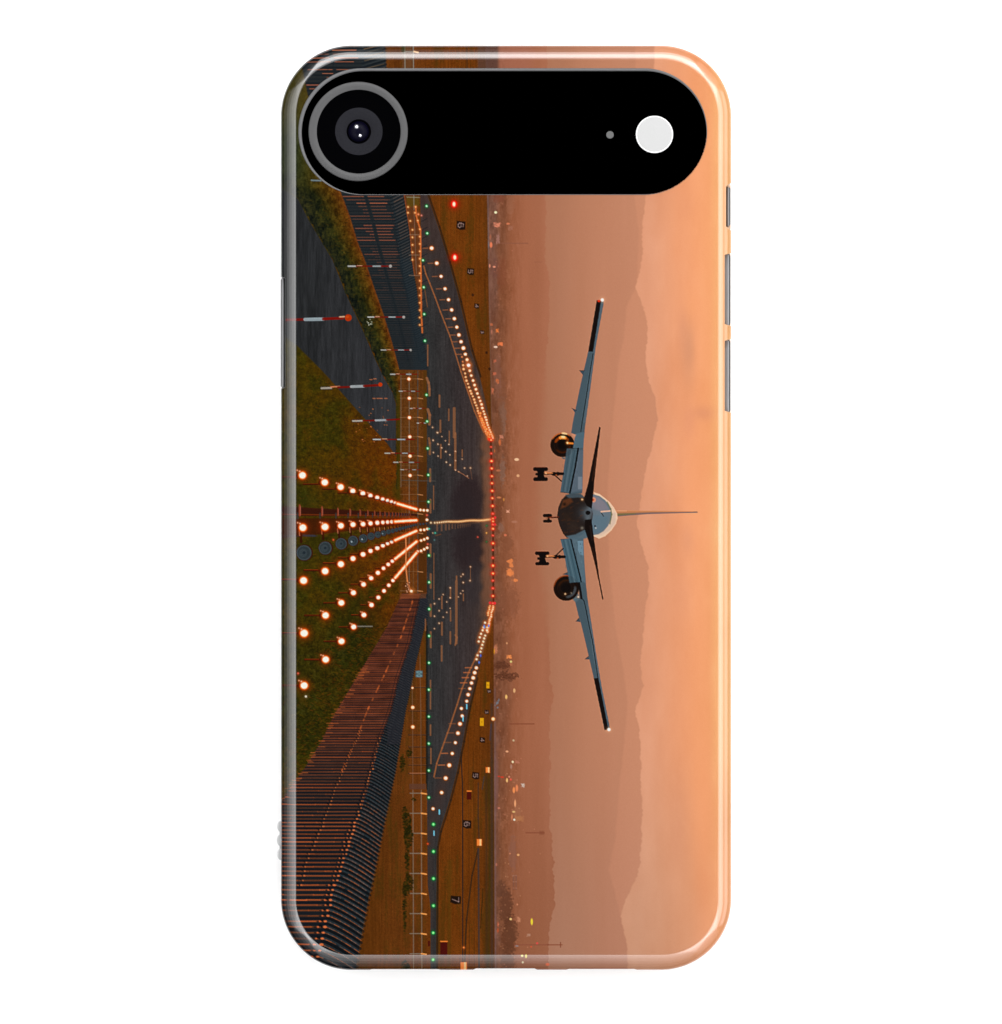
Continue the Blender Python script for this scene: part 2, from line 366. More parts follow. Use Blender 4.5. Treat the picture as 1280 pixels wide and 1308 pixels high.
# grass verge between the road and the blast fence
vg_l = ip(ys, [(350, 40), (355, 236), (381, 254), (394, 280), (407, 302), (425, 332), (442, 375), (465, 425), (480, 460), (490, 481), (502, 502), (506, 516), (506, 760)])
wl = ip(ys, [(380, 58), (387, 90), (393, 120), (412, 180), (435, 245), (447, 277), (457, 310), (467, 335), (477, 365), (490, 402), (500, 435), (510, 472), (511, 500), (511, 640)])
vn = fbm(3, 5, 131, 3)
t = np.clip((XX - vg_l[:, None]) / np.maximum(wl - vg_l, 1)[:, None], 0, 1)
vc = cramp(t.ravel(), [0, .45, .75, 1], [(26, 30, 20), (40, 42, 16), (74, 52, 12), (104, 56, 16)]).reshape(GH, GW, 3) + (vn * 30 + grain * 14 + fbm(6, 9, 137, 2) * 14)[..., None] * col((1, .85, .35))
vm = np.clip((XX - vg_l[:, None] + vn * 3) / 1.5, 0, 1) * np.clip((wl[:, None] + 1 - XX) / 1.2, 0, 1) * (YY < 625)
blend(vm, vc)
upl = sm((250 - YY) / 40) * (XX < 440) * (XX < wl[:, None])
blend(upl * .9, col((46, 54, 30)) + (vn * 14 + grain * 9)[..., None] + ((XX - 378) / 20)[..., None].clip(0, 2) * col((22, 8, -10)))
blend(upl * sm((190 - YY) / 60) * .5, col((86, 70, 30)) + (grain * 9)[..., None])
for i in range(420):                                   # grass tufts on the verge
    y = rng.uniform(250, 600); a0 = np.interp(y, ys, vg_l); a1 = np.interp(y, ys, wl); x = rng.uniform(a0, a1 + 2)
    f = (x - a0) / max(a1 - a0, 1)
    c = (50 + 70 * f, 52 + 12 * f, 16) if rng.random() < .6 else (18, 24, 12)
    an = rng.uniform(-.5, .5); L = rng.uniform(2, 6)
    line((x, y), (x + L * math.cos(an), y + L * math.sin(an)), .7, c, .55)
for i in range(2600):                                  # grass tufts on the wide lawn
    y = rng.uniform(440, 1010); x = rng.uniform(362, 512)
    if y < 590 and x > 365 + (y - 431) * .96: continue
    wr = np.interp(y, [762, 800, 850, 917, 945, 980, 1025], [514, 495, 465, 425, 412, 390, 359]) if y > 762 else 999
    if x > wr - 5: continue
    c = [(104, 62, 14), (30, 32, 8), (86, 70, 14), (58, 34, 10)][rng.integers(4)]
    an = rng.uniform(-.7, .7); L = rng.uniform(1, 4)
    line((x, y), (x + L * math.cos(an), y + L * math.sin(an)), .7, c, rng.uniform(.25, .6))

for i in range(1500):                                  # taller grass in front of the lower fence
    y = rng.uniform(800, 1020); wr_ = np.interp(y, [762, 800, 850, 917, 945, 980, 1025], [514, 495, 465, 425, 412, 390, 359]); x = wr_ - rng.gamma(2, 14)
    if x < 352: continue
    c = [(18, 22, 4), (24, 30, 6), (86, 70, 10), (100, 52, 10), (50, 54, 10)][rng.integers(5)]
    an = rng.uniform(-.9, .9); L = rng.uniform(2, 7)
    line((x, y), (x + L * math.cos(an), y + L * math.sin(an)), .9, c, rng.uniform(.25, .6))

# ---- dark blast fence above -----------------------------------------------------------
wr = [(491.5, 52), (493.5, 88), (505, 170), (515.7, 249), (520, 275), (523.4, 298), (526, 330), (529, 352), (532.5, 370), (536, 400), (540, 425), (546, 467), (546, 473)]
wlp = [(376, 52), (380, 70), (387, 90), (393, 120), (412, 180), (435, 245), (447, 277), (457, 310), (467, 335), (477, 365), (490, 402), (500, 435), (510, 472)]
poly(wlp + wr[::-1], (37, 41, 43), 1, 1.2)
fr = lambda y: float(np.interp(y, [q[1] for q in wr], [q[0] for q in wr]))
fl = lambda y: float(np.interp(y, [q[1] for q in wlp], [q[0] for q in wlp]))
y = 54.0; k = 0
while y < 473:
    sp = np.interp(y, [54, 250, 350, 473], [5.1, 4.3, 3.2, 2.5]); k += 1
    a0, a1 = fl(y), fr(y)
    fold = a0 + (a1 - a0) * np.interp(y, [54, 90, 250, 350, 473], [.74, .72, .78, .76, .8])
    slope = np.interp(y, [54, 250, 320, 400, 473], [9, 9, 7, 5, 3.5])
    dk = (16, 24, 30) if k % 2 else (20, 29, 36)
    line((a0 + 1, y + sp * .45), (fold, y + sp * .45), sp * .38, dk, rng.uniform(.35, .8), 1)
    line((fold, y + sp * .45), (a1, y + sp * .45 - slope), sp * .38, dk, .8, 1)
    line((fold, y), (a1 - 1, y - slope), .9, (56, 66, 72), np.interp(y, [54, 340, 473], [.6, .5, .3]), 1)
    oa = np.interp(y, [54, 230, 300, 350, 400, 473], [1, 1, .75, .32, .12, .03]) * rng.uniform(.35, 1)
    if rng.random() < .94:
        q0 = a0 + rng.uniform(0, .08) * (a1 - a0) + (0 if rng.random() < .5 else .2 * (a1 - a0)); q1 = fold - rng.uniform(0, .12) * (a1 - a0)
        br = a0 + (a1 - a0) * .38
        c = (196, 104, 76) if y < 130 else (184, 98, 72)
        w_ = .95 if y < 330 else .8
        if q0 < br - 4: line((q0, y), (br - 3, y), w_, c, oa, .9)
        line((max(q0, br + 3), y), (q1, y), w_, c, oa, .9)
        if y < 350: line((fold + 3, y - slope * .15), (a1 - 3, y - slope * .8), .9, (130, 94, 58) if y < 130 else (120, 92, 78), oa * .75, .9)
    y += sp
for f_, c, a in [(.38, (24, 30, 34), .5), (.74, (24, 32, 38), .4), (.30, (26, 34, 40), .25)]:
    path([(fl(q) + (fr(q) - fl(q)) * f_, q) for q in np.arange(54, 474, 12)], 1.5, c, a, 1.4)
b = box(490, 330, 548, 476)                           # the right-hand slope reads teal
tw = sm((XX[b] - np.interp(YY[b], [330, 400, 473], [506, 520, 524])) / 8) * sm((YY[b] - 270) / 60) * (XX[b] < np.interp(YY[b], [q[1] for q in wr], [q[0] for q in wr]) - .5) * (YY[b] < 473)
blend(tw * .3, (35, 49, 57), b)
path([(fl(q) - .5, q) for q in np.arange(246, 474, 6)], 1.8, (120, 62, 26), .5, 2)
path([(q[0] + .8, q[1]) for q in wr[3:8]], 1.3, (170, 84, 46), .75, 1)

# ---- strip with inner fence, orange string of lamps ----------------------------------------
stl = [(516.5, 249), (521, 275), (524.4, 298), (527, 330), (530, 352), (533.5, 370), (537, 400), (541, 425)]
poly(stl + [(541, 425), (539, 385), (538, 330), (538, 300), (534, 280), (533, 249)], (98, 56, 34), .85, 1.5)
poly([(519, 251), (535, 251), (536, 263), (520.5, 265)], (92, 72, 20), .8, 1.5)
line((520, 252), (536, 252.5), 1, (150, 140, 120), .7); line((528.5, 249), (529, 268), 1, (150, 145, 135), .6)
for yy_ in (300, 326, 352): line((523, yy_), (537, yy_), 1.4, (150, 120, 100), .5, 1)
line((529, 270), (532, 350), .8, (150, 130, 120), .45)
path([(531, 264), (532, 276), (534, 284), (537.3, 294), (537.5, 330), (538, 360), (538, 395), (539.5, 425)], 1.9, (214, 110, 52), .9, 1.2)
for q in [(531, 264.5), (530.2, 272), (533.8, 282)] + [(536.4, 293 + 9.4 * i) for i in range(14)]: spark(q[0], q[1], 1.4, (255, 178, 110), (220, 110, 50))
for q in [(521.3, 264.6), (521.3, 272), (524.2, 282.4), (527, 293.8), (527, 303.4), (527, 313), (527, 322.4), (527, 332)]: spark(q[0], q[1], 1.4, (255, 190, 120), (220, 110, 50))
spark(534.5, 274, 1.6, (240, 140, 90), (200, 100, 60)); spark(538.5, 275.5, 1.4, (216, 130, 110), (150, 70, 60))
for i in range(17): line((539, 283 + 11.2 * i), (545.5, 279.5 + 11.2 * i), 1.1, (26, 30, 34), .75, .9)
# inner fence, middle stretch
rect(511, 473, 545, 622, (94, 56, 24), .8, 1.5)
b = box(511, 473, 546, 800)
IMG[b] += (vst[b] * 10 + fbm(2, 2, 141, 2)[b] * 12)[..., None] * col((1, .7, .4))
rect(541, 473, 545.5, 620, (84, 52, 16), .8, 1.5); rect(506.5, 500, 511.5, 640, (70, 56, 10), .7, 2)
rect(534.5, 590, 545, 800, (78, 44, 16), .8, 1.5)
for x_, y0_, y1_, a in [(512.3, 478, 622, .5), (522.8, 476, 755, .65), (533.8, 474, 800, .85), (519, 640, 760, .3), (528, 640, 760, .3)]:
    line((x_, y0_), (x_, y1_), 1.0, (126, 112, 100) if x_ < 533 else (66, 74, 74), a, .9)
for i, yy_ in enumerate(np.arange(484, 760, 12.3)):
    line((511.5, yy_), (533.5, yy_), .9, (140, 104, 76), .55 if i % 2 == 0 else .25)
    if i % 2 == 0: line((534, yy_), (540, yy_ + .8), 1.2, (206, 140, 90), .7)
line((545.4, 800), (545.4, 1008), 1.2, (24, 28, 26), .9)
# lower stretch, long pickets
for i, yy_ in enumerate([878, 908, 938.5, 954, 967.5, 977, 988]):
    line((522, yy_), (552, yy_), 1.2, (40, 34, 30), .8); line((523, yy_ - .6), (544, yy_ - .6), .6, (150, 90, 56), .5)
for x_ in (527, 537.5): path([(x_ - 1, 835), (x_, 900), (x_ + .6, 1010)], 1, (126, 92, 72), .65)
for yy_ in (860, 893, 920): line((524, yy_), (545, yy_), .8, (120, 74, 44), .5)
rect(523, 1001, 544, 1008, (96, 62, 52), .8, 1.5)
for x_ in (527.6, 538.2): line((x_, 1010), (x_ + .8, 1245), 1.2, (128, 108, 92), .85, .9)
for yy_ in np.arange(1013, 1245, 25.6):
    line((524, yy_), (538, yy_), 1.3, (132, 116, 100), .85, .9); line((538.5, yy_), (544.5, yy_ + .9), 1.9, (255, 160, 84), .95, 1)
line((524, 987.5), (543, 987.5), 1.5, (196, 120, 80), .6)
for (cx_, cy_, rx, ry) in [(520, 1052, 5, 16), (522, 1068, 5.5, 14), (517, 1040, 3, 10), (520, 1100, 2.5, 20), (522, 1128, 6, 10), (519, 1136, 5, 8), (523, 961, 4, 5), (514, 975, 3, 12), (529, 1021, 3, 2), (517, 1160, 2, 30), (518, 1240, 6, 14)]:
    for i in range(int(rx * ry * 1.6)):
        r_ = math.sqrt(rng.random()); an = rng.uniform(0, 2 * math.pi)
        ell(cx_ + rx * r_ * math.cos(an), cy_ + ry * r_ * math.sin(an), 1.3, 1.0, (28, 28, 6) if rng.random() < .7 else (60, 50, 10), .5, 1)

# ---- lit blast fence below ---------------------------------------------------------------
L2 = [(514, 758), (506, 775), (495, 800), (480, 825), (465, 850), (450, 875), (425, 917), (412, 945), (390, 980), (370, 1007), (357, 1027), (340, 1050), (340, 1245)]
R2 = [(546, 758), (547, 785), (541, 805), (533, 838), (526, 870), (518.5, 905), (505, 985), (490, 1055), (477.5, 1117), (471, 1145), (462.5, 1190), (456, 1227), (453, 1248)]
F2 = [(538, 758), (531, 790), (525, 820), (510, 865), (501, 905), (482, 957), (472, 1000), (452, 1060), (437, 1107), (425, 1140), (415, 1185), (407, 1220), (399, 1248)]
l2 = lambda y: float(np.interp(y, [q[1] for q in L2], [q[0] for q in L2]))
r2 = lambda y: float(np.interp(y, [q[1] for q in R2], [q[0] for q in R2]))
f2 = lambda y: float(np.interp(y, [q[1] for q in F2], [q[0] for q in F2]))
poly(L2 + R2[::-1], (28, 33, 36), 1, 1.3)
fy = np.interp(YY, [q[1] for q in F2], [q[0] for q in F2]); ly = np.interp(YY, [q[1] for q in L2], [q[0] for q in L2])
flat = (XX < fy) * (XX > ly) * (YY > 758) * sm((1060 - YY) / 190)
blend(flat * .92, col((92, 47, 36)) + (fbm(40, 1.7, 151, 3) * 44 + fbm(14, 9, 153, 3) * 26)[..., None] * col((1, .55, .4)))
ylines = []; y = 760.0
while y < 1262:
    ylines.append(y); y += np.interp(y, [760, 860, 950, 1020, 1090, 1210, 1260], [2.1, 2.6, 3.4, 4.4, 5.3, 7.9, 8.3])
for k, y in enumerate(ylines):
    sp = np.interp(y, [760, 860, 950, 1020, 1090, 1210, 1260], [2.1, 2.6, 3.4, 4.4, 5.3, 7.9, 8.3])
    a0 = l2(y) + rng.uniform(-2.5, 1.5); fo = f2(y) + rng.uniform(-1, 1)
    # the slanting back of every louvre
    N = 9; dpt = np.interp(y, [760, 850, 950, 1050, 1250], [6, 9, 14, 20, 27])
    rx_ = r2(y + dpt * .8)
    cur = [(fo + (rx_ - fo) * u, y + dpt * (u ** 1.25)) for u in np.linspace(0, 1, N)]
    cur2 = [(p[0], p[1] + sp * .42) for p in cur]
    path(cur2, sp * .5, (11, 16, 21), .85, 1.0)
    path([(p[0], p[1] - sp * .22) for p in cur], sp * .3, (44, 57, 63), rng.uniform(.4, .8), 1.0)
    ga = np.interp(y, [760, 900, 980, 1060, 1250], [.15, .25, .45, .8, .85])
    for j in range(N - 1):
        c = ((176, 96, 58) if rng.random() < .5 else (128, 98, 88)) if y > 1020 else ((96, 84, 84) if rng.random() < .6 else (112, 78, 66))
        if rng.random() < .93: line(cur[j], cur[j + 1], np.interp(y, [900, 1200], [.7, 1.1]), c, ga * rng.uniform(.5, 1), .9)
    # shadow gap and lit edge of every louvre
    w_ = np.interp(y, [760, 950, 1050, 1230], [.7, 1.0, 1.3, 2.0])
    line((a0, y + sp * .5), (fo, y + sp * .5), sp * .42, (14, 18, 26), np.interp(y, [760, 900, 1000, 1060], [.2, .5, .85, .95]) * rng.uniform(.3, 1), 1)
    br_ = rng.uniform(.65, 1)
    c = (np.array((226, 110, 58)) * np.interp(y, [760, 900, 1000, 1250], [.78, .80, .88, 1])) * br_
    oa = np.interp(y, [760, 900, 1000, 1250], [.42, .6, .9, 1]) * rng.uniform(np.interp(y, [1000, 1060], [.35, .7]), 1)
    x = a0
    while x < fo:
        L = rng.uniform(18, 70); q = min(x + L, fo)
        line((x, y + rng.uniform(-.15, .15)), (q, y + rng.uniform(-.15, .15)), w_, c, oa * rng.uniform(.6, 1), .9)
        x = q + (rng.uniform(0, 2) if rng.random() < .3 else 0)
    if y > 1050: line((a0, y + w_ * .7), (fo, y + w_ * .7), .8, (96, 50, 34), .5, .9)
    if k % 5 == 2 and y < 1040: line((a0 + 4, y + 1.2), (fo + 6, y + 1.4), 1.1, (22, 20, 28), .75, .9)
KA = [(527, 770), (520, 790), (512, 815), (492, 860), (470, 906), (460, 932), (440, 977), (427, 1007), (410, 1055), (390, 1100), (382, 1135)]
for q in range(70):
    y = rng.uniform(765, 985); x = float(np.interp(y, [p[1] for p in KA], [p[0] for p in KA])); L = rng.uniform(1, 3)
    line((x, y), (x - L * .45, y + L), 1.8, (204, 100, 50), rng.uniform(.15, .6), 1.2)
ka = lambda y: float(np.interp(y, [q[1] for q in KA], [q[0] for q in KA]))
for y in ylines:
    s = np.interp(y, [850, 960, 1060, 1230], [.5, .75, 1.05, 1.7]) * rng.uniform(.7, 1.15)
    if 930 < y < 1135:
        x = ka(y) + rng.uniform(-1, 1); ell(x - s, y - s * 1.2, s * 1.2, s * .8, (16, 14, 18), .9, .8)
        ell(x + s * 2.2, y, s * 1.1, s * .7, (226, 120, 66), .65, .8); ell(x + .3, y, s * .6, s * .9, (20, 16, 18), .9, .7)
    if y > 940:
        x = f2(y) - 3 + rng.uniform(-1.5, 1.5); ell(x - s, y - s, s * 1.6, s * .9, (12, 14, 18), .9, .9); ell(x, y, s * .8, s * .8, (14, 14, 18), .9, .8)
        ell(x + s * 2.4, y, s * 1.4, s * .9, (226, 118, 66), .9, .8)
        if y > 1060: ell(x - s * 2.8, y, s * .9, s * .7, (214, 108, 62), .85, .8); ell(x - s * 5, y + .3, s * 1.2, s * .6, (14, 14, 20), .7, .8)
    if y > 1140: ell(364 + (1230 - y) * .05, y, 2, s * .5, (20, 18, 22), .7, .8)
path([(f2(q) - 1, q) for q in np.arange(762, 1040, 8)], 1.0, (26, 22, 28), .75, 1); path([(f2(q) - 4.5, q) for q in np.arange(780, 1040, 8)], .8, (36, 26, 30), .6, 1)
path([(f2(q) + (r2(q) - f2(q)) * .45, q) for q in np.arange(770, 960, 8)], 1.1, (18, 22, 30), .7, 1)
b = box(495, 758, 549, 950)
bl = (XX[b] > fy[b] + 1) * (XX[b] < np.interp(YY[b], [q[1] for q in R2], [q[0] for q in R2])) * (YY[b] > 762)
blend(bl * .6, (51, 49, 54), b)
for y in np.arange(762, 950, 3.1): line((f2(y) + 1, y), (r2(y + 4) - 1, y + 4.5), 1, (18, 22, 30), .45, 1)
poly([(512, 759), (545, 757), (544, 764), (511, 765)], (150, 80, 46), .5, 1.6)
for i in range(70):
    y = rng.uniform(850, 1030); x = l2(y) + rng.uniform(-6, 3); line((x, y), (x + rng.uniform(3, 9), y), .8, (196, 100, 52), rng.uniform(.3, .8), .9)
path([(q[0] + 1.3, q[1]) for q in R2[5:]], 1.4, (110, 58, 24), .35, 1.4)
# sign board by the fence
rect(531, 856.5, 540, 865, (70, 96, 104), .9, 1)
for yy_ in (858.5, 863): ell(535.5, yy_, 3.6, 1.6, (122, 156, 162), .9, .9); ell(535.5, yy_, 1.8, .7, (60, 84, 92), .9, .7)

# ---- approach lights ------------------------------------------------------------------
PX_ = [386.5, 415, 435.3, 450.8, 463.7, 473.3, 482, 489.1, 495.2, 500.4]
st_ = 4.6
while PX_[-1] < 531: PX_.append(PX_[-1] + st_); st_ = max(st_ * .91, 1.7)
rows = [([(386, 607), (414.5, 616), (434.8, 622), (450, 627), (463, 630), (473, 633), (481.5, 635.5), (500, 641), (533.5, 651)], [(537.2, 651.4), (541.5, 651.8), (546, 652)]),
        ([(387, 674), (415, 673), (435.5, 671.5), (450.7, 670), (463.3, 669.5), (473, 668.5), (482, 667.7), (500, 666.5), (532.5, 664.5)], [(545.5, 664)]),
        ([(388, 741.5), (415.5, 729.5), (435.7, 720.5), (451, 713.5), (464, 708), (473.3, 703.7), (482, 700), (500.3, 692), (533.5, 677.5)], [(537.5, 677), (542, 676.8), (546, 675.6)]),
        ([(388.7, 808.7), (415.9, 786), (436, 770), (451.7, 757), (464.1, 746.8), (473.5, 739), (482.4, 732), (500.5, 717.4), (532.5, 691.5)], [(538, 690.4), (542, 689), (546, 687.4)]),
        ([(388.6, 875.6), (416, 842.5), (436.7, 818.6), (451.8, 800.8), (464.5, 786), (473.7, 773.7), (482.7, 764), (500.7, 743), (534, 704)], [(538, 703.6), (542, 701.6), (545.7, 699.6)])]
# red steel frames under two of the rows
def quad(x0, y0a, y0b, x1, y1a, y1b, c, a): poly([(x0, y0a), (x1, y1a), (x1, y1b), (x0, y0b)], c, a, 1)
quad(352, 646, 659, 533, 656.5, 659.5, (58, 22, 14), .9)
quad(352, 662, 689, 533, 662, 668, (62, 24, 8), .85)
for i in range(12):
    x0, x1 = 350 + i * 15.2, 350 + (i + 1) * 15.2
    quad(x0, 649 + i * .6, 656 + i * .15, x1, 649.6 + i * .6, 656.2 + i * .15, (54, 18, 16), .5)
path([(352, 656.8), (430, 657.8), (530, 659.5)], 1.3, (124, 52, 18), .75, 1)
path([(352, 685), (405, 684.5)], 1.6, (52, 42, 50), .8, 1.2); path([(388, 683.6), (402, 684.4)], 2.4, (54, 54, 66), .9, 1.4)
for k, x in enumerate(PX_[:18]):
    s = np.interp(x, [386, 450, 500, 531], [1, .6, .35, .2])
    line((x - 3.5, 645.5 + (x - 386) * .075), (x - 3.5, 658.5), 2.2 * s + .3, (150, 68, 48), .8); line((x - 2.6, 647 + (x - 386) * .07), (x - 2.6, 658), .9 * s, (190, 110, 90), .6)
    line((x - 3, 668), (x - 3 + s * 1.5, 674 + 18 * s), 3.2 * s + .3, (52, 16, 8), .9); line((x - 4, 674), (x - 3.6, 674 + 10 * s), 1.5 * s, (206, 120, 90), .8)
    line((x - 6, 656), (x - 6, 660 + 2 * s), 2.4 * s + .3, (56, 52, 50), .85)
# grey round lamps seen from behind
for i, (x, y, r) in enumerate([(388.5, 706, 9.6), (415.6, 700, 8.2), (436, 694.5, 7.1), (451.2, 690.7, 6.2), (464.2, 687.8, 5.3), (474, 685, 4.6), (482.7, 682.8, 4),
                               (490, 681, 3.5), (496.3, 679.3, 3), (501.7, 678, 2.7), (506.5, 676.6, 2.4), (511, 675.4, 2.2), (515, 674.4, 2), (518.6, 673.4, 1.8), (522, 672.6, 1.6),
                               (525.2, 671.8, 1.5), (528.2, 671, 1.4), (531, 670.3, 1.3), (537, 669.6, 1.3), (541, 669.2, 1.2), (545, 668.6, 1.2)]):
    ell(x + .6, y, r * 1.08 + .5, r * 1.05 + .5, (58, 18, 12), .85, 1)
    ell(x, y, r, r, (62, 71, 74), 1, .8); ell(x, y, r * .82, r * .82, (46, 55, 59), 1, .9)
    ell(x - r * .15, y + r * .05, r * .55, r * .6, (58, 68, 72), .8, 1); ell(x, y, r * .2, r * .2, (28, 38, 46), .8, .8)
    if i in (3, 4, 7): ell(x - r * .3, y + r * .2, r * .2, r * .2, (150, 165, 170), .9, .8)
spark(426, 689.5, 1.4, (214, 90, 50), (150, 50, 20))
for ri, (pts, extra) in enumerate(rows):
    rx_ = [p[0] for p in pts]; ry_ = [p[1] for p in pts]
    for k, x0 in enumerate(PX_):
        x = x0 + np.interp(x0, [386, 415, 440, 531], [[0, 0, 0, 0], [.5, .3, .3, 0], [1.5, .5, .3, 0], [2.2, 1, .8, 1], [2.2, 1.2, 1, 2]][ri])
        y = np.interp(x, rx_, ry_); r = np.interp(x, [386, 415, 435, 450, 475, 500, 531], [4.7, 4.3, 3.7, 3.3, 2.7, 2.15, 1.6])
        if ri != 1 and x < 512:
            L = np.interp(x, [386, 415, 500], [30, 27, 8]); yo = [2.5, 0, -1, .3, .3][ri] if x < 460 else .3
            line((x - L, y + yo), (x - r - 1, y + yo), np.interp(x, [386, 510], [2.6, 1.1]), (58, 14, 4), .9, .9)
            line((x - L, y + yo - .8), (x - r - 5, y + yo - .8), .6, (156, 62, 18), .75, .8)
        if x < 470: ell(x - r - 1, y + .3, 2.8, 3, (34, 12, 6), .8, 1.2)
        lamp(x, y, r * rng.uniform(.94, 1.05))
        if x < 480 and ri != 2:
            spark(x - r * .75, y - r * 1.1, r * .22 + .3, (255, 190, 150), (220, 110, 60), .9); spark(x - r * 1.4, y - r * 1.35, r * .2 + .3, (240, 170, 130), (200, 90, 40), .8)
    xf = 505 if ri else 508
    pf = [(q, float(np.interp(q, rx_, ry_))) for q in (xf, 515, 524, 532)]
    path(pf, 5.2, (232, 74, 0), .8, 2.2); path(pf, 3.5, (255, 142, 34), .9, 1.2); path(pf, 2.1, (255, 246, 214), .95, 1)
    for (x, y) in extra: lamp(x, y, 1.55, (255, 244, 220), (255, 130, 50), (140, 60, 20), .5)
line((457, 800), (475.5, 800), 1.6, (126, 120, 108), .85, 1)
spark(391, 889.5, 2, (226, 214, 190), (110, 90, 60))
for (x, y) in [(545.5, 658), (546.5, 695), (381, 860)]: spark(x, y, 1.7, (230, 96, 70), (170, 60, 40), .8)
# orange guide wire at the foot of the fence
path([(518.3, 686), (518.8, 700), (518.5, 725), (520.5, 742), (524.5, 755)], 1.6, (236, 140, 80), .85, 1)
spark(525.5, 755, 2.4, (255, 232, 200), (255, 140, 60))
for i in range(9): spark(517 + rng.uniform(0, 6), 744 + i * 1.5, 1, (255, 190, 140), (80, 30, 20), .8)
# lamps along the inner fence
for (x, y) in [(522.5, 484.2), (522.9, 508.8), (523.1, 533.5), (523.6, 558), (523.9, 582.6), (523.9, 607.4)]: lamp(x, y, 1.9, (255, 240, 215), (255, 110, 40), (140, 60, 20), .6)
for (x, y, r) in [(527, 878.5, 1.2), (527.3, 903.4, 1.9), (527.4, 928.4, 2.0)]: lamp(x, y, r, (255, 226, 190), (255, 120, 50), (140, 60, 20), .6)
for (x, y) in [(526.5, 640 + 30)]: pass

# ---- striped marker poles ------------------------------------------------------------------
def pole(x0, x1, y, w, balls=True, dy=0.0):
    L = x1 - x0; n = 5
    cs = [(176, 176, 172), (108, 18, 12), (108, 18, 12), (150, 158, 160), (116, 18, 12)]
    for i in range(n):
        a, b_ = x0 + L * i / n, x0 + L * (i + 1) / n
        line((a, y + dy * (1 - i / n)), (b_, y + dy * (1 - (i + 1) / n)), w, cs[i], .95, .7)
    line((x0 + L * .22, y - w * .4), (x0 + L * .33, y - w * .4), w * .5, (240, 190, 140), .8)
    if balls: ell(x1 + w * .5, y, w * 1.1, w * 1.1, (150, 40, 10) if w > 2.2 else (170, 165, 160), .95, .8)
line((352, 409.2), (365, 408.8), 3, (120, 24, 18), .9); line((365, 408.6), (390, 408.2), 3.1, (116, 18, 12), .95); line((390, 408.2), (413, 407.8), 4.2, (150, 164, 170), .95)
line((413, 407.6), (438, 406.4), 3.4, (124, 16, 10), .95); line((434, 405), (440, 404.6), 1.6, (240, 190, 150), .8); ell(445, 406, 4.4, 4.4, (176, 52, 10), 1, 1)
ell(444, 405, 2, 1.6, (206, 80, 24), .8, 1.4)
line((411, 496), (423, 495.6), 2.6, (170, 162, 150), .9); line((423, 494.4), (434, 493.6), 1.6, (214, 130, 90), .9); line((432, 494.8), (449, 494.2), 2.6, (116, 18, 12), .95)
line((449, 494), (465, 493.4), 3.4, (160, 166, 168), .95); line((465, 493.2), (484, 492), 2.8, (116, 18, 12), .95); ell(486, 491.3, 2.6, 2.6, (190, 60, 14), 1, .9)
line((451, 537.8), (464, 537.4), 2, (180, 176, 166), .9); line((464, 537.4), (480, 537), 1.9, (110, 18, 12), .95); line((480, 537), (494, 536.6), 2.4, (156, 162, 166), .95)
line((494, 536.4), (510, 535.6), 2.1, (116, 18, 12), .95)
pole(445, 498, 340.2, 1.7); pole(470, 515, 405.2, 1.6); pole(487, 524, 447.2, 1.3); pole(499, 533, 478.2, 1.4, False)
pole(477, 529, 561.3, 1.7, False); pole(492, 529, 579, 1.5, False); pole(503, 536, 590.6, 1.2, False); pole(510, 536, 499.8, 1.2, False)
pole(524, 543, 521.8, 1.1, False); pole(533, 548, 540.5, 1.1, False); pole(512, 537, 600, 1, False)
line((398, 230.5), (410, 231), 1.8, (120, 140, 150), .8)
line((513, 613.5), (556, 614.5), 1, (84, 80, 74), .7); line((513, 640.3), (548, 640.3), 1, (70, 66, 60), .6)
for i in range(26): ell(rng.uniform(455, 496), rng.uniform(520, 565), .8, .6, (214, 120, 70), rng.uniform(.3, .8), .8)
for q in [(478, 509), (483, 509), (487, 509), (493, 509), (474, 485), (479, 484)]: line((q[0] - 1.5, q[1]), (q[0] + 1.5, q[1]), 1.1, (196, 116, 76), .7)
for i in range(10): ell(472 + rng.uniform(-3, 3), 412 + rng.uniform(-4, 6), .7, .7, (190, 190, 170), .7, .7)

# ---- runway paint ----------------------------------------------------------------------------
MC = (150, 98, 68)
def mark(x, y0, y1, w, a=.75): line((x, y0 + w / 2), (x, y1 - w / 2), w, MC, a, .9)
path([(545.3, 483), (547.6, 489), (548.6, 497), (548.6, 505)], 3, MC, .85, 1); path([(546.5, 523), (549, 530), (548.6, 542)], 3.4, MC, .85, 1)
path([(548, 560), (549.2, 566), (549.2, 580)], 3, MC, .7, 1)
for m in [(546.5, 440, 468, 1.6), (549.6, 598, 616, 2.6), (550, 637, 656, 2.4), (554, 620, 651, 1.2), (550, 694, 712, 2.4), (554.3, 706, 766, 1.1), (550.3, 732, 752, 2.6), (550.3, 771, 788, 2.6), (550.3, 806, 828, 2.4),
          (550, 868, 906, 1.8), (550, 925, 940, 2), (550.5, 955, 976, 2), (561.5, 504, 521, 2.4), (562.6, 536, 553, 2.4), (563.2, 567, 586, 2.2), (573.4, 522, 538, 1.9), (574, 550, 566, 1.6),
          (580.3, 520, 560, 3.6), (581.6, 552, 601, 3), (590.5, 574, 584, 1.6), (583, 741, 823, 3.2), (575.5, 750, 765, 1.8), (575.6, 779, 794, 1.9),
          (575.4, 806, 823, 2), (564.6, 761, 778, 1.8), (564.6, 794, 812, 2.3), (564.3, 824, 845, 2.4), (592, 758, 768, 1.6), (601, 725, 742, .9), (583.3, 735, 742, 2), (543.5, 790, 806, 1.5)]: mark(*m)
path([(581.6, 811), (583.8, 814), (581.5, 824)], 2, MC, .8, 1)
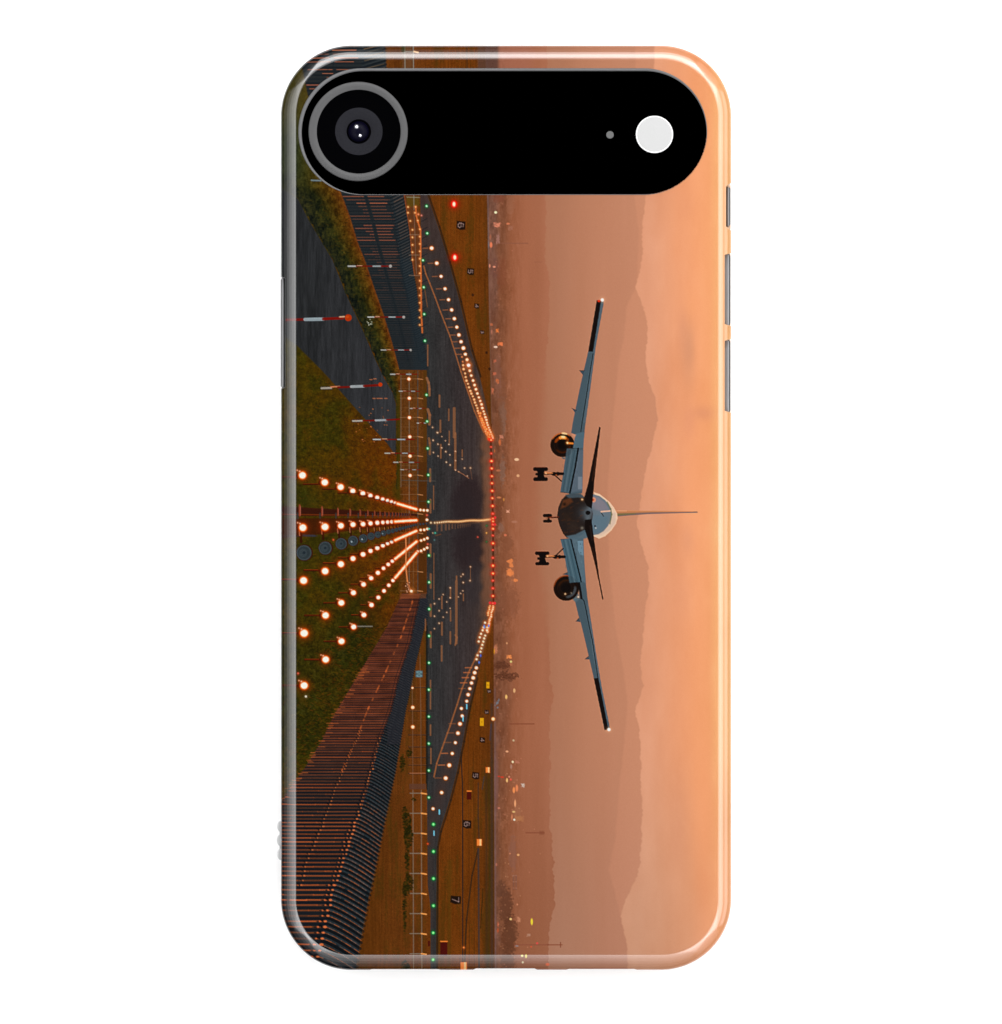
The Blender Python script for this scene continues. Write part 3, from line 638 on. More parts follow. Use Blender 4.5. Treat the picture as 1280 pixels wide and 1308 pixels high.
path([(541.5, 340), (544, 350), (549, 362), (556, 380), (562.5, 398), (568, 412), (575, 430), (582, 452), (589, 475), (596, 495), (606, 525), (618, 552)], 1.7, (158, 96, 60), .85, 1.1)
path([(542, 365), (546, 392)], 1.3, (140, 90, 60), .6, 1)
path([(617, 820), (607, 842), (600, 856), (590, 880), (584, 900), (575, 927), (565, 955), (558, 975), (554.5, 992)], 1.9, (158, 96, 60), .85, 1.1)
# centre line threshold bars
for i, (x, h) in enumerate([(558.5, 9), (564.2, 9), (569.5, 8), (573.8, 7.5), (577.8, 6), (581.5, 6.5), (585, 5.5), (588, 5), (590.6, 4.5), (593, 4), (595.5, 3.6), (598, 3.4), (600.5, 3)]):
    rect(x - (1.1 if i < 5 else .6), 669.5, x + (1.1 if i < 5 else .6), 669.5 + h, (112, 80, 66), .9 - i * .04, .9)
path([(586, 671), (612, 667.5)], 1.6, (100, 72, 60), .5, 1.5); line((557, 684), (563, 682.5), 1.6, (110, 66, 46), .7, 1.2)
n = 46
for i in range(n):
    t_ = (i / (n - 1)) ** .72; x = 550.5 + t_ * 77; y = 667.7 - 3.9 * t_ + math.sin(t_ * 17) * .35
    spark(x, y, np.interp(t_, [0, .3, 1], [1.3, 1.2, 1.1]), (255, 226, 180), (226, 140, 80), .95)
path([(575, 666.8), (590, 665.8), (598, 665.2), (606, 664.6), (613, 664.9), (628, 663.3)], 1.2, (250, 186, 120), .75, 1)
# small lights in the pavement
for (x, y, r) in [(555, 771, 1.4), (555, 787, 1.4), (555, 803, 1.3), (561, 765, 1.2), (561, 780, 1.2), (561, 796, 1.4), (566.2, 759.4, 1.3), (566.3, 788.3, 1.2), (570.8, 768.8, 1.2), (570.8, 782.2, 1.2),
                  (575.2, 750.8, 1.5), (575.2, 763.5, 1.3), (575.2, 777, 1.1), (588.5, 758, 1.2), (585.6, 762.4, 1), (591.3, 754.6, 1.2), (591.5, 733.5, 1.5), (588.9, 736.2, 1.2), (591.8, 744, 1.4), (600.5, 741.6, 1.6), (601, 724, 1.4),
                  (552.7, 546, 1.4), (558.9, 552.6, 1.7), (553.3, 562.5, 1.4), (559.5, 567.4, 1.4), (564.5, 557.8, .9), (569, 563, .8), (573.6, 567.6, 1.1), (564.4, 572, 1.1), (569.5, 577, 1.3), (574.8, 581, 1),
                  (553.7, 578, 1.1), (559.6, 582.6, 1), (570.2, 590.4, 1.2), (575.2, 594, 1.3), (581.8, 576.6, 1.1), (582, 588.3, 1), (590.5, 586.4, 1.2), (593.5, 598, 1.2), (601, 597.8, 1.5), (597, 608, 1.1), (582, 600.5, 1), (586, 602.6, 1),
                  (553, 680.8, 1)]:
    spark(x, y, r * .85, (255, 218, 178), (180, 112, 76), rng.uniform(.6, .9))
path([(585, 602), (592, 606), (599, 611)], .8, (206, 130, 90), .6); path([(601, 599), (603, 612)], .8, (140, 96, 76), .5)
for (x, y, c) in [(621.7, 671.5, (60, 120, 70)), (621.5, 680.8, (255, 170, 90)), (610.3, 686, (216, 84, 70)), (621.6, 692, (60, 110, 60)), (556, 680.7, (80, 190, 160)), (555, 689.7, (90, 120, 120)), (548.3, 675.5, (90, 220, 190))]:
    spark(x, y, 1.3, c, tuple(v * .6 for v in c), .9)
# runway edge light strings
def string(pts, s0, s1, r0, r1, core, rim, a=1.0, jit=0.0):
    d = [0]
    for p, q in zip(pts[:-1], pts[1:]): d.append(d[-1] + math.hypot(q[0] - p[0], q[1] - p[1]))
    t_ = 0
    while t_ < d[-1]:
        f = t_ / d[-1]
        x = np.interp(t_, d, [p[0] for p in pts]) + rng.uniform(-jit, jit); y = np.interp(t_, d, [p[1] for p in pts]) + rng.uniform(-jit, jit)
        r = (r0 + (r1 - r0) * f) * rng.uniform(.8, 1.1)
        glow(x, y, r * 1.7, rim, .6 * a); ell(x, y, r, r, rim, a, 1); ell(x, y, r * .75, r * .75, core, a, .8)
        t_ += s0 + (s1 - s0) * f
for (x, y, r) in [(551.5, 317.2, 2.3), (558, 336.4, 2.2), (563.5, 353.2, 1.9), (568.6, 369, 1.9), (573, 383, 1.9), (577, 396, 2), (580.5, 407.2, 2), (583.6, 418, 1.9), (586.3, 428, 2.1), (589, 436.6, 2), (592, 444.8, 2.3), (594.5, 452.6, 1.9)]:
    lamp(x, y, r * .95, (255, 244, 226), (255, 130, 60), (120, 60, 30), .6)
    line((x - 11, y + .2), (x - 5, y), 1.3, (190, 110, 70), .6, 1.1)
WC, WR = (255, 236, 196), (240, 110, 40)
string([(596.5, 459.5), (602, 479), (609, 500), (616, 520), (622, 540), (630, 561)], 7.4, 2.4, 2.2, 1.7, WC, WR, 1, .3)
string([(590, 456), (592, 467)], 6, 6, 1.2, 1.4, (230, 140, 90), (170, 90, 50), .8, .3)
string([(591.5, 467), (597, 490), (606, 512), (612, 528), (618, 545), (625, 561)], 5.2, 2.4, 1.7, 1.6, (255, 214, 160), (226, 104, 40), .85, .5)
string([(613, 528), (619, 545), (628, 562)], 3, 2.2, 1.5, 1.6, (255, 190, 110), (244, 96, 30), .8, 1.2)
spark(598.6, 466.7, 3, (255, 250, 235), (255, 130, 60))
string([(630, 774), (624.5, 798), (622.5, 808)], 2.2, 2.6, 1.5, 1.7, WC, WR, 1, .4)
string([(626, 774), (623, 786)], 2.2, 2.6, 1.4, 1.5, (255, 210, 150), WR, .95, .4)
for (x, y) in [(619.6, 795.3), (617.6, 801.6), (616.6, 805), (614.5, 809.5), (612.9, 814), (611.5, 819.3)]: spark(x, y, 1.9, WC, WR)
for (x, y) in [(622.5, 801.6), (622, 805), (619.8, 811.8), (618.5, 815.4), (617.4, 819.5), (616.2, 823.6), (615, 828), (613.8, 832.4), (610, 837), (608.8, 842)]: spark(x, y, 1.8, WC, (220, 120, 60))
for (x, y, c) in [(624.3, 799.3, (90, 130, 220)), (619, 801, (110, 150, 220)), (614, 837.3, (90, 110, 220)), (612, 846, (90, 130, 230)), (618.5, 799.5, (110, 140, 210))]: ell(x, y, 1, 1.7, c, .9, .8)
for (x, y, r) in [(608.5, 853, 2), (606.4, 859.2, 2.2), (604.5, 865.7, 2.2), (602.4, 872.3, 2), (600.2, 879.5, 1.9), (598.1, 887.2, 2.1), (596.2, 895.5, 1.8), (589.5, 904.8, 1.8), (590.5, 914.3, 1.9), (587.7, 924.5, 2.3),
                  (585, 936.3, 2.2), (581.8, 948.5, 1.8), (577.8, 962.3, 1.9), (574, 977.3, 2.4), (569.4, 993.8, 2.3), (564.2, 1012.2, 2.0), (553.3, 1032.8, 1.8)]:
    lamp(x, y, r * .95, (255, 240, 220), (255, 130, 60), (120, 60, 30), .6)
    if y < 1000 and y > 915 or y < 880: line((x - 14, y - .2), (x - 6, y - .3), 1.5, (206, 116, 70), .7 if int(y) % 3 else .35, 1.1)
for (x, y) in [(596.3, 902.5), (591.6, 918), (561.3, 1037), (554.5, 1064)]: line((x, y - 2.6), (x, y + 2.6), 1.6, (120, 206, 240), .95, .9)
for (x, y) in [(545, 263.5), (545.8, 298.2), (540.4, 332.7), (541.4, 367.1), (542, 401.5), (542.9, 435.5), (544.9, 504.5), (545.7, 538.3), (546.4, 572.8), (547.2, 606.7), (547.5, 641), (548, 709.5), (548.2, 743.7), (548.3, 778), (548.2, 812.3),
               (548.1, 846.5), (547.9, 880.9), (547.9, 915.2), (547.9, 949.6), (547.9, 984), (547.9, 1018.5), (553.8, 1052.7), (553.8, 1087.4), (553.8, 1122), (553.8, 1156.6), (553.5, 1191.2), (553.3, 1225.6)]:
    g = .82 if y < 1040 else 1.05
    glow(x, y, 2.9 * g, (10, 120, 50), .85); ell(x, y, 2 * g, 2 * g, (20, 190, 84), .95, 1); ell(x, y, 1.25 * g, 1.25 * g, (232, 255, 226) if y < 1040 else (160, 255, 160), 1, .9)
# red end lights
line((627, 563), (629.8, 666), 2.2, (66, 32, 18), .85, 1.2); line((629.8, 666), (630.3, 770), 2.2, (66, 32, 18), .85, 1.2)
for (y, r) in [(562, 2), (571, 1.2), (579.3, 1.4), (589, 2.4), (598.4, 2.2), (608.3, 2), (617.3, 2), (627, 2.2), (636.3, 2), (646.3, 2.2), (656.2, 1.9), (662.5, 2), (666, 2), (670, 1.8), (675.4, 2.2), (684, 1.4), (694, 2.3), (702.5, 1.2), (712.5, 1.6), (722.5, 2.4), (732.5, 2.3), (741.5, 1.6), (751.4, 1.8), (761.2, 2), (770.5, 1.6)]:
    x = np.interp(y, [560, 666, 770], [627, 629.6, 629.5])
    r *= .88; glow(x, y, r * 1.8, (226, 50, 26), .75); ell(x, y, r * 1.2, r, (250, 62, 42), .95, 1); ell(x + .2, y, r * .6, r * .5, (255, 206, 120) if r > 1.7 else (255, 120, 100), .95, .8)
ell(632, 770.5, 1.6, 1.8, (244, 50, 56), .95, .8); ell(626, 770, 1.6, 1.8, (244, 50, 56), .9, .8); ell(624.8, 561, 2, 1.8, (250, 60, 30), .9, .8)
ell(632.5, 661, 1.5, 1.6, (240, 50, 56), .9, .8); ell(632.2, 670, 1.5, 1.6, (240, 50, 56), .9, .8)
for (x, y) in [(580, 261), (581, 329)]:
    glow(x, y, 6.2, (206, 20, 6), .9); ell(x, y, 4.0, 4.6, (250, 30, 14), .95, 1.6); ell(x, y, 1.8, 2.9, (255, 240, 200), 1, 1.2)
# number boards
SEG = {'6': [(.8, .9, .3, 1), (.3, 1, .05, .6), (.05, .6, .05, .25), (.05, .25, .3, 0), (.3, 0, .75, 0), (.75, 0, .95, .28), (.95, .28, .75, .55), (.75, .55, .1, .5)],
       '5': [(.9, 1, .15, 1), (.15, 1, .12, .58), (.12, .58, .7, .6), (.7, .6, .92, .3), (.92, .3, .7, 0), (.7, 0, .1, .06)],
       '4': [(.7, 0, .7, 1), (.7, 1, .05, .35), (.05, .35, 1, .35)], '7': [(.05, 1, .95, 1), (.95, 1, .4, 0)],
       '3': [(.1, 1, .8, .95), (.8, .95, .5, .55), (.5, .55, .95, .25), (.95, .25, .1, 0)]}
def number(ch, x, y, h, w, bg=(24, 12, 10)):
    poly([(x - h * .6, y - w * .78), (x + h * .7, y - w * .62), (x + h * .66, y + w * .74), (x - h * .1, y + w * .8), (x - h * .68, y + w * .45)], bg, .92, 1.4)
    for (u0, v0, u1, v1) in SEG[ch]:
        line((x + (v0 - .5) * h * .8, y + (u0 - .5) * w * .85), (x + (v1 - .5) * h * .8, y + (u1 - .5) * w * .85), max(h * .1, .75), (176, 142, 136), .75, .9)
number('6', 588.8, 288, 8.4, 7.4); number('5', 601, 347, 6.5, 5.6); number('4', 608.8, 391, 4.4, 4); number('3', 616, 424.4, 3.5, 3)
number('7', 582, 1149, 10, 6.8); number('6', 596.5, 1052.5, 8, 7); number('5', 607.5, 990.5, 6.6, 6); number('4', 616, 945, 5, 4.6); number('3', 621.6, 909.3, 4, 3.6); number('3', 624.8, 882.6, 3.6, 3.2)
for (x, y) in [(621.5, 450.5), (625.3, 471.3), (604, 377)]: ell(x, y, 1.6, 1.9, (50, 26, 18), .8, 1)
for (x0, y0_, x1, y1_) in [(621.3, 871, 625.2, 879), (613.2, 917, 618, 927)]:
    rect(x0, y0_, x1, y1_, (232, 168, 20), .95, 1); ell((x0 + x1) / 2, (y0_ + y1_) / 2, .8, .8, (150, 96, 10), .7)
for (x, y, w, h) in [(623.2, 983.3, 5, 6.6), (612.4, 1075.8, 6.2, 8), (592.4, 1234, 8, 10)]:
    rect(x - w / 2 - .8, y - h / 2 - .8, x + w / 2 + .8, y + h / 2 + .8, (150, 60, 16), .8, 1.2); rect(x - w / 2, y - h / 2, x + w / 2, y + h / 2, (255, 138, 58), .98, .8); rect(x + w * .02, y - h / 2, x + w * .38, y + h / 2, (255, 206, 140), .9, .8)
for (x, y, w, h) in [(599.2, 1016, 5.8, 10), (567, 1212, 9, 18), (548, 1205, 2.6, 7)]:
    rect(x - w / 2, y - h / 2, x + w / 2, y + h / 2, (76, 14, 14), .95, 1)
    if w > 4: rect(x - w / 2, y - h / 2 - 1.6, x + w / 2 + .4, y - h / 2, (255, 130, 50), .95, .8)
lamp(630, 918.2, 2, (255, 226, 180), (250, 130, 60), (140, 60, 20), .5)
spark(592.5, 1210, 1.6, (240, 130, 60), (180, 80, 30)); spark(546.5, 1077.5, 1.5, (220, 80, 40), (150, 50, 20))

# ---- the aeroplane ------------------------------------------------------------------------
WG, WG2, BK = (72, 89, 98), (88, 103, 112), (20, 12, 10)
# fin
poly([(768, 651.5), (791, 651.9), (830, 652.4), (891, 653.2), (891, 654.5), (830, 655.8), (790, 659), (781, 659.4), (768, 655)], (196, 128, 84), 1, .8)
poly([(782, 656), (830, 654.4), (891, 654.1), (891, 654.8), (830, 656.2), (790, 659.4), (781, 659.6)], (128, 104, 96), .9, .9)
poly([(784, 656.2), (812, 655.6), (812, 657.2), (790, 659.2), (783, 659)], (120, 116, 56), .7, .9); path([(790, 658.6), (830, 655.9), (890, 654.2)], 1.3, (112, 98, 104), .85, 1); path([(790, 652.4), (840, 652.9), (885, 653.4)], .9, (226, 150, 100), .8, .9)
line((776, 652.6), (800, 652.6), 1.2, (236, 168, 124), .8)
# white crown of the fuselage, blue-grey body, dark belly
cres = [(759, 629.2), (766, 631.5), (772.5, 636.5), (779, 642), (784, 648.5), (788, 656), (788.6, 662), (786.5, 669), (781, 677), (773, 684.5), (765, 687.8), (758, 685)]
poly(cres, (238, 202, 172), 1, 1); path([(q[0] - .3, q[1]) for q in cres[:-1]], .9, (250, 206, 170), .8, 1)
poly([(775, 655), (786, 655), (786, 668), (778, 678), (768, 684), (764, 683)], (214, 186, 166), .7, 2)
body = [(748, 631), (757, 631), (766, 633.8), (773, 639), (778.5, 646.5), (781, 655), (780.2, 664), (776.5, 672), (771, 678.5), (764, 682.6), (755, 684), (746, 684)]
poly(body, (104, 118, 128), 1, 1); poly([(756, 633), (765, 635), (773, 642), (778, 651), (768, 653), (756, 650)], (140, 128, 136), .75, 3)
path([(775.5, 641.5), (780, 650), (781.3, 657), (779, 669)], 1.6, (98, 104, 72), .75, 1.2)
poly([(756, 657), (777, 660), (774, 672), (766, 680), (757, 681)], (92, 116, 130), .7, 3); path([(768, 655), (771, 659.5)], 1.4, (52, 56, 62), .8)
for (x, y, r, c) in [(758, 638.5, 3.2, (236, 150, 110)), (757.5, 638.5, 1.4, (190, 60, 30)), (760, 672, 1.2, (30, 30, 34)), (761, 674.5, 1, (190, 190, 190))]: ell(x, y, r, r, c, .9, 1)
line((768, 653.6), (779, 652.6), 2, (244, 190, 160), .9, 1)
# wings
poly([(762.2, 384), (770.6, 384.6), (771, 388), (761, 442.5), (754.7, 491), (748, 540), (746.7, 551), (745, 570), (744.3, 600), (743.7, 630), (727, 632), (733, 600), (739, 573), (732, 572.5), (735, 555), (729.5, 553.5), (731.5, 540), (741.6, 491), (751.3, 449)], WG, 1, .8)
poly([(728, 686), (745, 687), (746.3, 718), (748.6, 747.3), (751.2, 770), (756, 800), (761.3, 835), (769, 880), (777.2, 920), (779, 930), (772, 932), (758.4, 866), (747.3, 818), (741.5, 794), (738.8, 786), (734, 766), (740, 762), (739, 745), (734, 711)], WG, 1, .8)
# lighter rear strip of both wings
poly([(768.4, 386), (770.6, 386), (761, 442.5), (754.7, 491), (748, 540), (745.5, 540), (752, 491), (758.2, 450)], WG2, .8, 1)
poly([(749.5, 770), (751.2, 770), (756, 800), (761.3, 835), (769, 880), (777.2, 920), (775.5, 921), (766, 878), (757, 835)], WG2, .8, 1)
poly([(737, 575), (745, 575), (743.7, 627), (730, 629)], (92, 104, 116), .8, 2); poly([(731, 688), (745, 688), (746, 716), (748, 745), (743, 742), (737, 714)], (92, 114, 126), .8, 2)
rect(738.3, 609, 743.6, 625, (124, 134, 144), .85, 1.4); poly([(737.8, 690.3), (744.6, 690.3), (745.2, 709.5), (741, 708.5), (738.3, 703)], (112, 142, 158), .9, 1.2)
line((738, 690), (744, 690), .9, (50, 66, 76), .8); ell(741.4, 695, .8, .6, (60, 80, 90), .9); ell(741.8, 706, .8, .6, (60, 80, 90), .9)
# flaps and their gaps
poly([(724, 572.6), (738, 572.6), (734, 597), (727.3, 629.8), (715.8, 628.2)], (70, 90, 100), 1, .8)
poly([(716, 689), (728.7, 687.3), (734.7, 711.3), (742, 743.5), (727.2, 745), (722.4, 717)], (70, 96, 108), 1, .8)
for f_ in (.3, .55, .75):
    line((724 + 14 * f_, 574), (715.8 + 11.5 * f_, 628), .9, (52, 70, 80) if f_ != .55 else (98, 116, 126), .7); line((716 + 12.7 * f_, 689), (727.2 + 14 * f_, 744), .9, (52, 72, 84) if f_ != .55 else (98, 120, 130), .7)
line((716, 628.5), (727, 630), 1, (44, 58, 66), .8); line((716.3, 689), (728, 688), 1, (44, 58, 66), .7)
path([(738.6, 573), (734.7, 597), (727.9, 629.6)], 2, (8, 8, 10), 1, .8); path([(728.6, 687), (734.7, 711.3), (741.6, 739), (742.2, 743)], 1.9, (8, 8, 10), 1, .8); line((724, 572.4), (739, 572.6), 1, (20, 26, 30), .9)
path([(757.6, 452), (754.5, 470), (750, 500), (743.5, 540), (742, 551)], 1.1, (14, 16, 18), .95, .8); path([(739.5, 744.6), (741.5, 756), (742.5, 764)], 3, (16, 12, 12), 1, .9)
path([(743, 763.6), (746, 767.5), (748, 776), (752.5, 799), (757, 820), (763.6, 865)], 1.2, (14, 16, 18), .95, .8)
poly([(762.2, 383.6), (767.8, 384.6), (757.4, 449.4), (751.3, 449.2)], BK, 1, .8); poly([(758.4, 866.4), (764.4, 865.6), (776.8, 930), (775, 932), (772.3, 932.6)], BK, 1, .8)
for tri in [[(740, 473.4), (746.5, 473.5), (745, 479.8)], [(730.3, 521.5), (736.5, 524.2), (734.5, 527.2)], [(735.6, 793.6), (739.8, 789), (741.5, 794.6)], [(747, 842), (751.9, 838), (753, 842.4)], [(719, 733.5), (725, 731), (726, 735)]]:
    poly(tri, (58, 74, 84), 1, .7); line(tri[0], tri[1], .7, (36, 30, 30), .7)
# tailplane and belly
belly = [(723.5, 632), (730, 631), (740, 631), (748, 636), (755, 646), (757.5, 656), (756, 667), (750, 677), (742, 684), (733, 686.8), (724, 687), (720, 682.5), (716.3, 675), (713.6, 667), (711.8, 659), (713, 650), (716, 642), (719.5, 636)]
poly(belly, (38, 30, 28), 1, 1)
poly([(722, 632.5), (730, 630.5), (742, 630.5), (747, 636), (737, 635.5), (727, 636.5)], (70, 84, 92), .9, 1.6); poly([(723, 685), (735, 682.5), (746, 677), (754, 676), (755, 685), (745, 688.5), (728, 688.5)], (82, 104, 116), .95, 1.8)
poly([(719, 639), (729, 636), (732, 641), (724, 647), (716, 650)], (104, 56, 34), .8, 2.5)
for (x, y, rx, ry, c, a) in [(724, 660, 8, 6, (52, 36, 28), .6), (733, 673, 10, 5, (58, 44, 38), .6), (730, 650, 8, 5, (36, 28, 26), .6), (745, 655, 7, 9, (52, 52, 54), .8), (752, 655, 7, 8, (104, 116, 124), .75), (754, 650, 4, 4, (96, 108, 118), .8), (751, 662, 4, 4, (110, 122, 130), .6), (721, 644, 2, 2, (22, 14, 12), .8)]: glow(x, y, (rx + ry) / 2, c, a)
for i in range(26):
    x, y = rng.uniform(716, 742), rng.uniform(642, 682)
    line((x, y), (x + rng.uniform(2, 5), y - rng.uniform(0, 2)), .7, (108, 58, 34), rng.uniform(.15, .5))
def speck(x0, x1, f, n, cs):
    for i in range(n):
        x = rng.uniform(x0, x1); y = f(x); L = rng.uniform(1, 4); line((x, y), (x + rng.uniform(-.4, .4), y + L), .7, cs[rng.integers(len(cs))], rng.uniform(.2, .5), .8)
speck(718, 738, lambda x: rng.uniform(575, 622), 60, [(50, 66, 74), (98, 116, 124), (120, 110, 104)])
speck(722, 745, lambda x: rng.uniform(692, 738), 70, [(50, 70, 80), (104, 130, 140), (64, 88, 100)])
path([(718, 637.5), (713.5, 648), (712.2, 659), (715, 671), (720, 682)], .8, (16, 8, 6), .8)
poly([(765.2, 545), (767.3, 546.2), (762.5, 585), (759.5, 612), (757, 640), (756, 650), (749.5, 646), (745.4, 638), (751, 618), (757.5, 585)], BK, 1, .8)
poly([(747, 664), (755.6, 663), (758.8, 688), (765.6, 738), (770.8, 765), (769.3, 766.3), (762, 729), (754.5, 700), (747, 677)], BK, 1, .8)
path([(762, 580), (756.5, 614)], 1.4, (66, 36, 24), .7, 1.2); path([(757, 700), (764, 738)], 1.3, (60, 30, 20), .6, 1.2); path([(754, 672), (756, 690)], 2, (44, 32, 28), .6, 1.5)
ell(751, 655, 3.1, 2.8, (16, 12, 12), 1, 1); glow(743.5, 674.5, 2, (140, 132, 120), .8); spark(743.7, 638, 1.4, (244, 190, 140), (200, 130, 80))
# engines
def engine(x, y, r, warm):
    ell(x, y, r, r, (18, 10, 8), 1, .9)
    for q in range(7): ell(x - .3, y, r * (.92 - q * .1), r * (.92 - q * .1), [(30, 14, 8), (16, 9, 8), (34, 18, 12), (20, 11, 9), (30, 16, 11), (16, 9, 8), (12, 6, 6)][q], .8, 1.2)
    def arc(rr_, a0, a1, w, c, a):
        path([(x + rr_ * math.cos(t_), y + rr_ * math.sin(t_)) for t_ in np.linspace(a0, a1, 12)], w, c, a, 1.3)
    if warm:
        arc(r * .97, -2.6, -.9, 1.2, (226, 120, 60), .8); arc(r * .97, -1.6, -1.2, 1.6, (255, 196, 140), .9)
        arc(r * .62, -2.7, -.8, 3, (150, 64, 14), .75); arc(r * .62, -1.9, -1.2, 3.2, (250, 150, 60), .9); arc(r * .66, -1.65, -1.35, 1.8, (255, 214, 150), .9)
        arc(r * .62, .2, 2.4, 2.2, (66, 26, 8), .6); ell(x, y - .4, r * .32, r * .32, (12, 6, 5), .9, 2)
    else:
        arc(r * .97, -3.0, -1.3, 1.1, (190, 90, 40), .7); arc(r * .7, -.1, 1.5, 3, (70, 74, 78), .6); arc(r * .6, -2.8, -1.2, 2, (52, 26, 12), .6)
        spark(x - 1.3, y + 7.5, 1.4, (236, 190, 140), (130, 80, 50)); spark(x + 6.5, y + 6.4, 1.2, (130, 120, 104), (80, 70, 60), .8); ell(x - 1, y, r * .3, r * .3, (16, 9, 8), .9, 2)
ell(735.5, 762.5, 4, 6, (84, 106, 116), .9, 1.5)
engine(718.5, 568.4, 15.5, True); engine(723.3, 751.1, 16.3, False)
line((725, 566), (731.5, 566.5), 2.4, (255, 140, 50), .95, 1.2); spark(724.8, 565.7, 1.6, (255, 220, 150), (250, 130, 50)); poly([(718, 584), (722, 584.5), (721, 587), (717, 585)], (70, 88, 98), .8)
poly([(735, 554), (746.6, 552), (745, 572), (732, 572.5)], (80, 104, 116), 1, .8); poly([(729.6, 553.6), (736, 555.5), (733.6, 560)], (220, 150, 116), .7, 1)
poly([(724, 573), (737.5, 573), (734, 597), (727, 629), (716.3, 627.5)], (72, 92, 102), .85, .9)
poly([(716.7, 689.5), (727.7, 688), (733.5, 711.3), (740.6, 743), (727.6, 744.6), (722.8, 717)], (72, 98, 110), .85, .9)
for f_ in (.25, .5, .78):
    line((724 + 13 * f_, 575), (716.5 + 10.5 * f_, 627), 1, (52, 70, 80) if f_ != .5 else (100, 118, 128), .65, 1); line((717 + 10.7 * f_, 690), (727.8 + 12.6 * f_, 743), 1, (50, 72, 84) if f_ != .5 else (102, 126, 136), .65, 1)
path([(738.6, 573), (734.7, 597), (727.9, 629.6)], 2.2, (8, 8, 10), 1, .8)
spark(738.7, 762.4, 1.5, (244, 206, 180), (150, 110, 90))
# landing gear
GB = (14, 8, 8)
for (x0, x1, ya, yb, yc, yd, sx, sy, dx, dy) in [(681.5, 699.5, 596.6, 601.8, 609.6, 614.6, 719, 605, 717, 614.5), (683.8, 701.5, 704.2, 709, 717.8, 722, 721, 711, 719.5, 700.5)]:
    line((x0 + 2, (ya + yb) / 2), (x1 - 2, (ya + yb) / 2), yb - ya, GB, 1, .9); line((x0 + 2, (yc + yd) / 2), (x1 - 2, (yc + yd) / 2), yd - yc, GB, 1, .9)
    poly([(x0 + 4, yb - 1), (x1 - 3.5, yb - 1), (x1 - 5, (yb + yc) / 2), (x1 - 3.5, yc + 1), (x0 + 4, yc + 1), (x0 + 6, (yb + yc) / 2)], GB, 1, .8)
    line((x0 + 4, (yb + yc) / 2), (x0 + 7, (yb + yc) / 2), 3.5, GB, 1, .8)
    line((x1 - 4, sy + .5), (sx, sy), 2, GB, 1, .8); line((x1 + 6, sy), (sx, sy + .2), 3.6, GB, .95, 1); ell(x1 + 8, sy + .3, 3, 2.6, GB, .95, 1); ell(x1 + 13, sy + .2, 2.4, 2.6, GB, .9, 1); line((x1 + 7, sy), (dx, dy), 1.7, GB, 1, .8)
    line((x1 - 3, sy - .6), (x1 + 6, sy - .8), 1.5, (240, 140, 80), .9, 1); spark(x1 - 2, sy - .6, 1.1, (255, 206, 150), (230, 130, 70)); spark(x1 + 11, sy + 2, .9, (206, 100, 50), (150, 60, 30), .8)
    line((x0 + 3, ya + .2), (x1 - 3, ya + .2), .6, (190, 84, 40), .5)
for (ya, yb) in [(656.3, 660.6), (663.8, 667.6)]: line((695.4, (ya + yb) / 2), (703.2, (ya + yb) / 2), yb - ya, GB, 1, .7)
line((700.6, 658), (700.6, 666), 3.4, GB, 1, .8); ell(698.5, 662, 1.6, 1.4, (150, 96, 70), .9, .8); line((701, 661), (713, 660.4), 1.6, (110, 44, 26), .95, .8); line((704, 661.6), (713, 661.2), .9, GB, 1, .8)
# navigation lights
for (x, y) in [(769.4, 383.3), (777.8, 931.7)]:
    glow(x, y, 3.4, (255, 190, 140), .6); ell(x, y, 2, 2.1, (255, 250, 240), 1, 1)
ell(765, 384.6, 2, 1.4, (226, 50, 10), .95, 1)

def blur(a, k):
    for ax in (0, 1):
        o = a.copy()
        for d in range(1, k + 1): o += np.roll(a, d, ax) + np.roll(a, -d, ax)
        a = o / (2 * k + 1)
    return a
np.clip(IMG, 0, 255, out=IMG)
IMG += np.clip((IMG - blur(IMG, 2)) * .75, -36, 36)      # the crisp look of a sharpened print
warm = sm((IMG[..., 0] - IMG[..., 2]) / 40) * sm((150 - IMG.mean(-1)) / 60)
IMG -= warm[..., None] * col((0, 1.5, 6)) + 2.0
IMG += (rng.normal(0, 1, (GH, GW, 1)) * 1.9).astype(np.float32)
np.clip(IMG, 0, 255, out=IMG)
LIN = IMG / 255.0
LIN = np.where(LIN <= .04045, LIN / 12.92, ((LIN + .055) / 1.055) ** 2.4).astype(np.float32)


def sample(px, py):
    """bilinear look-up of the print at layout positions"""
    fx = np.clip((px - X0) * SS - .5, 0, GW - 1.001); fy_ = np.clip((py - Y0) * SS - .5, 0, GH - 1.001)
    ix = fx.astype(int); iy = fy_.astype(int); tx = (fx - ix)[:, None]; ty = (fy_ - iy)[:, None]
    return (LIN[iy, ix] * (1 - tx) + LIN[iy, ix + 1] * tx) * (1 - ty) + (LIN[iy + 1, ix] * (1 - tx) + LIN[iy + 1, ix + 1] * tx) * ty


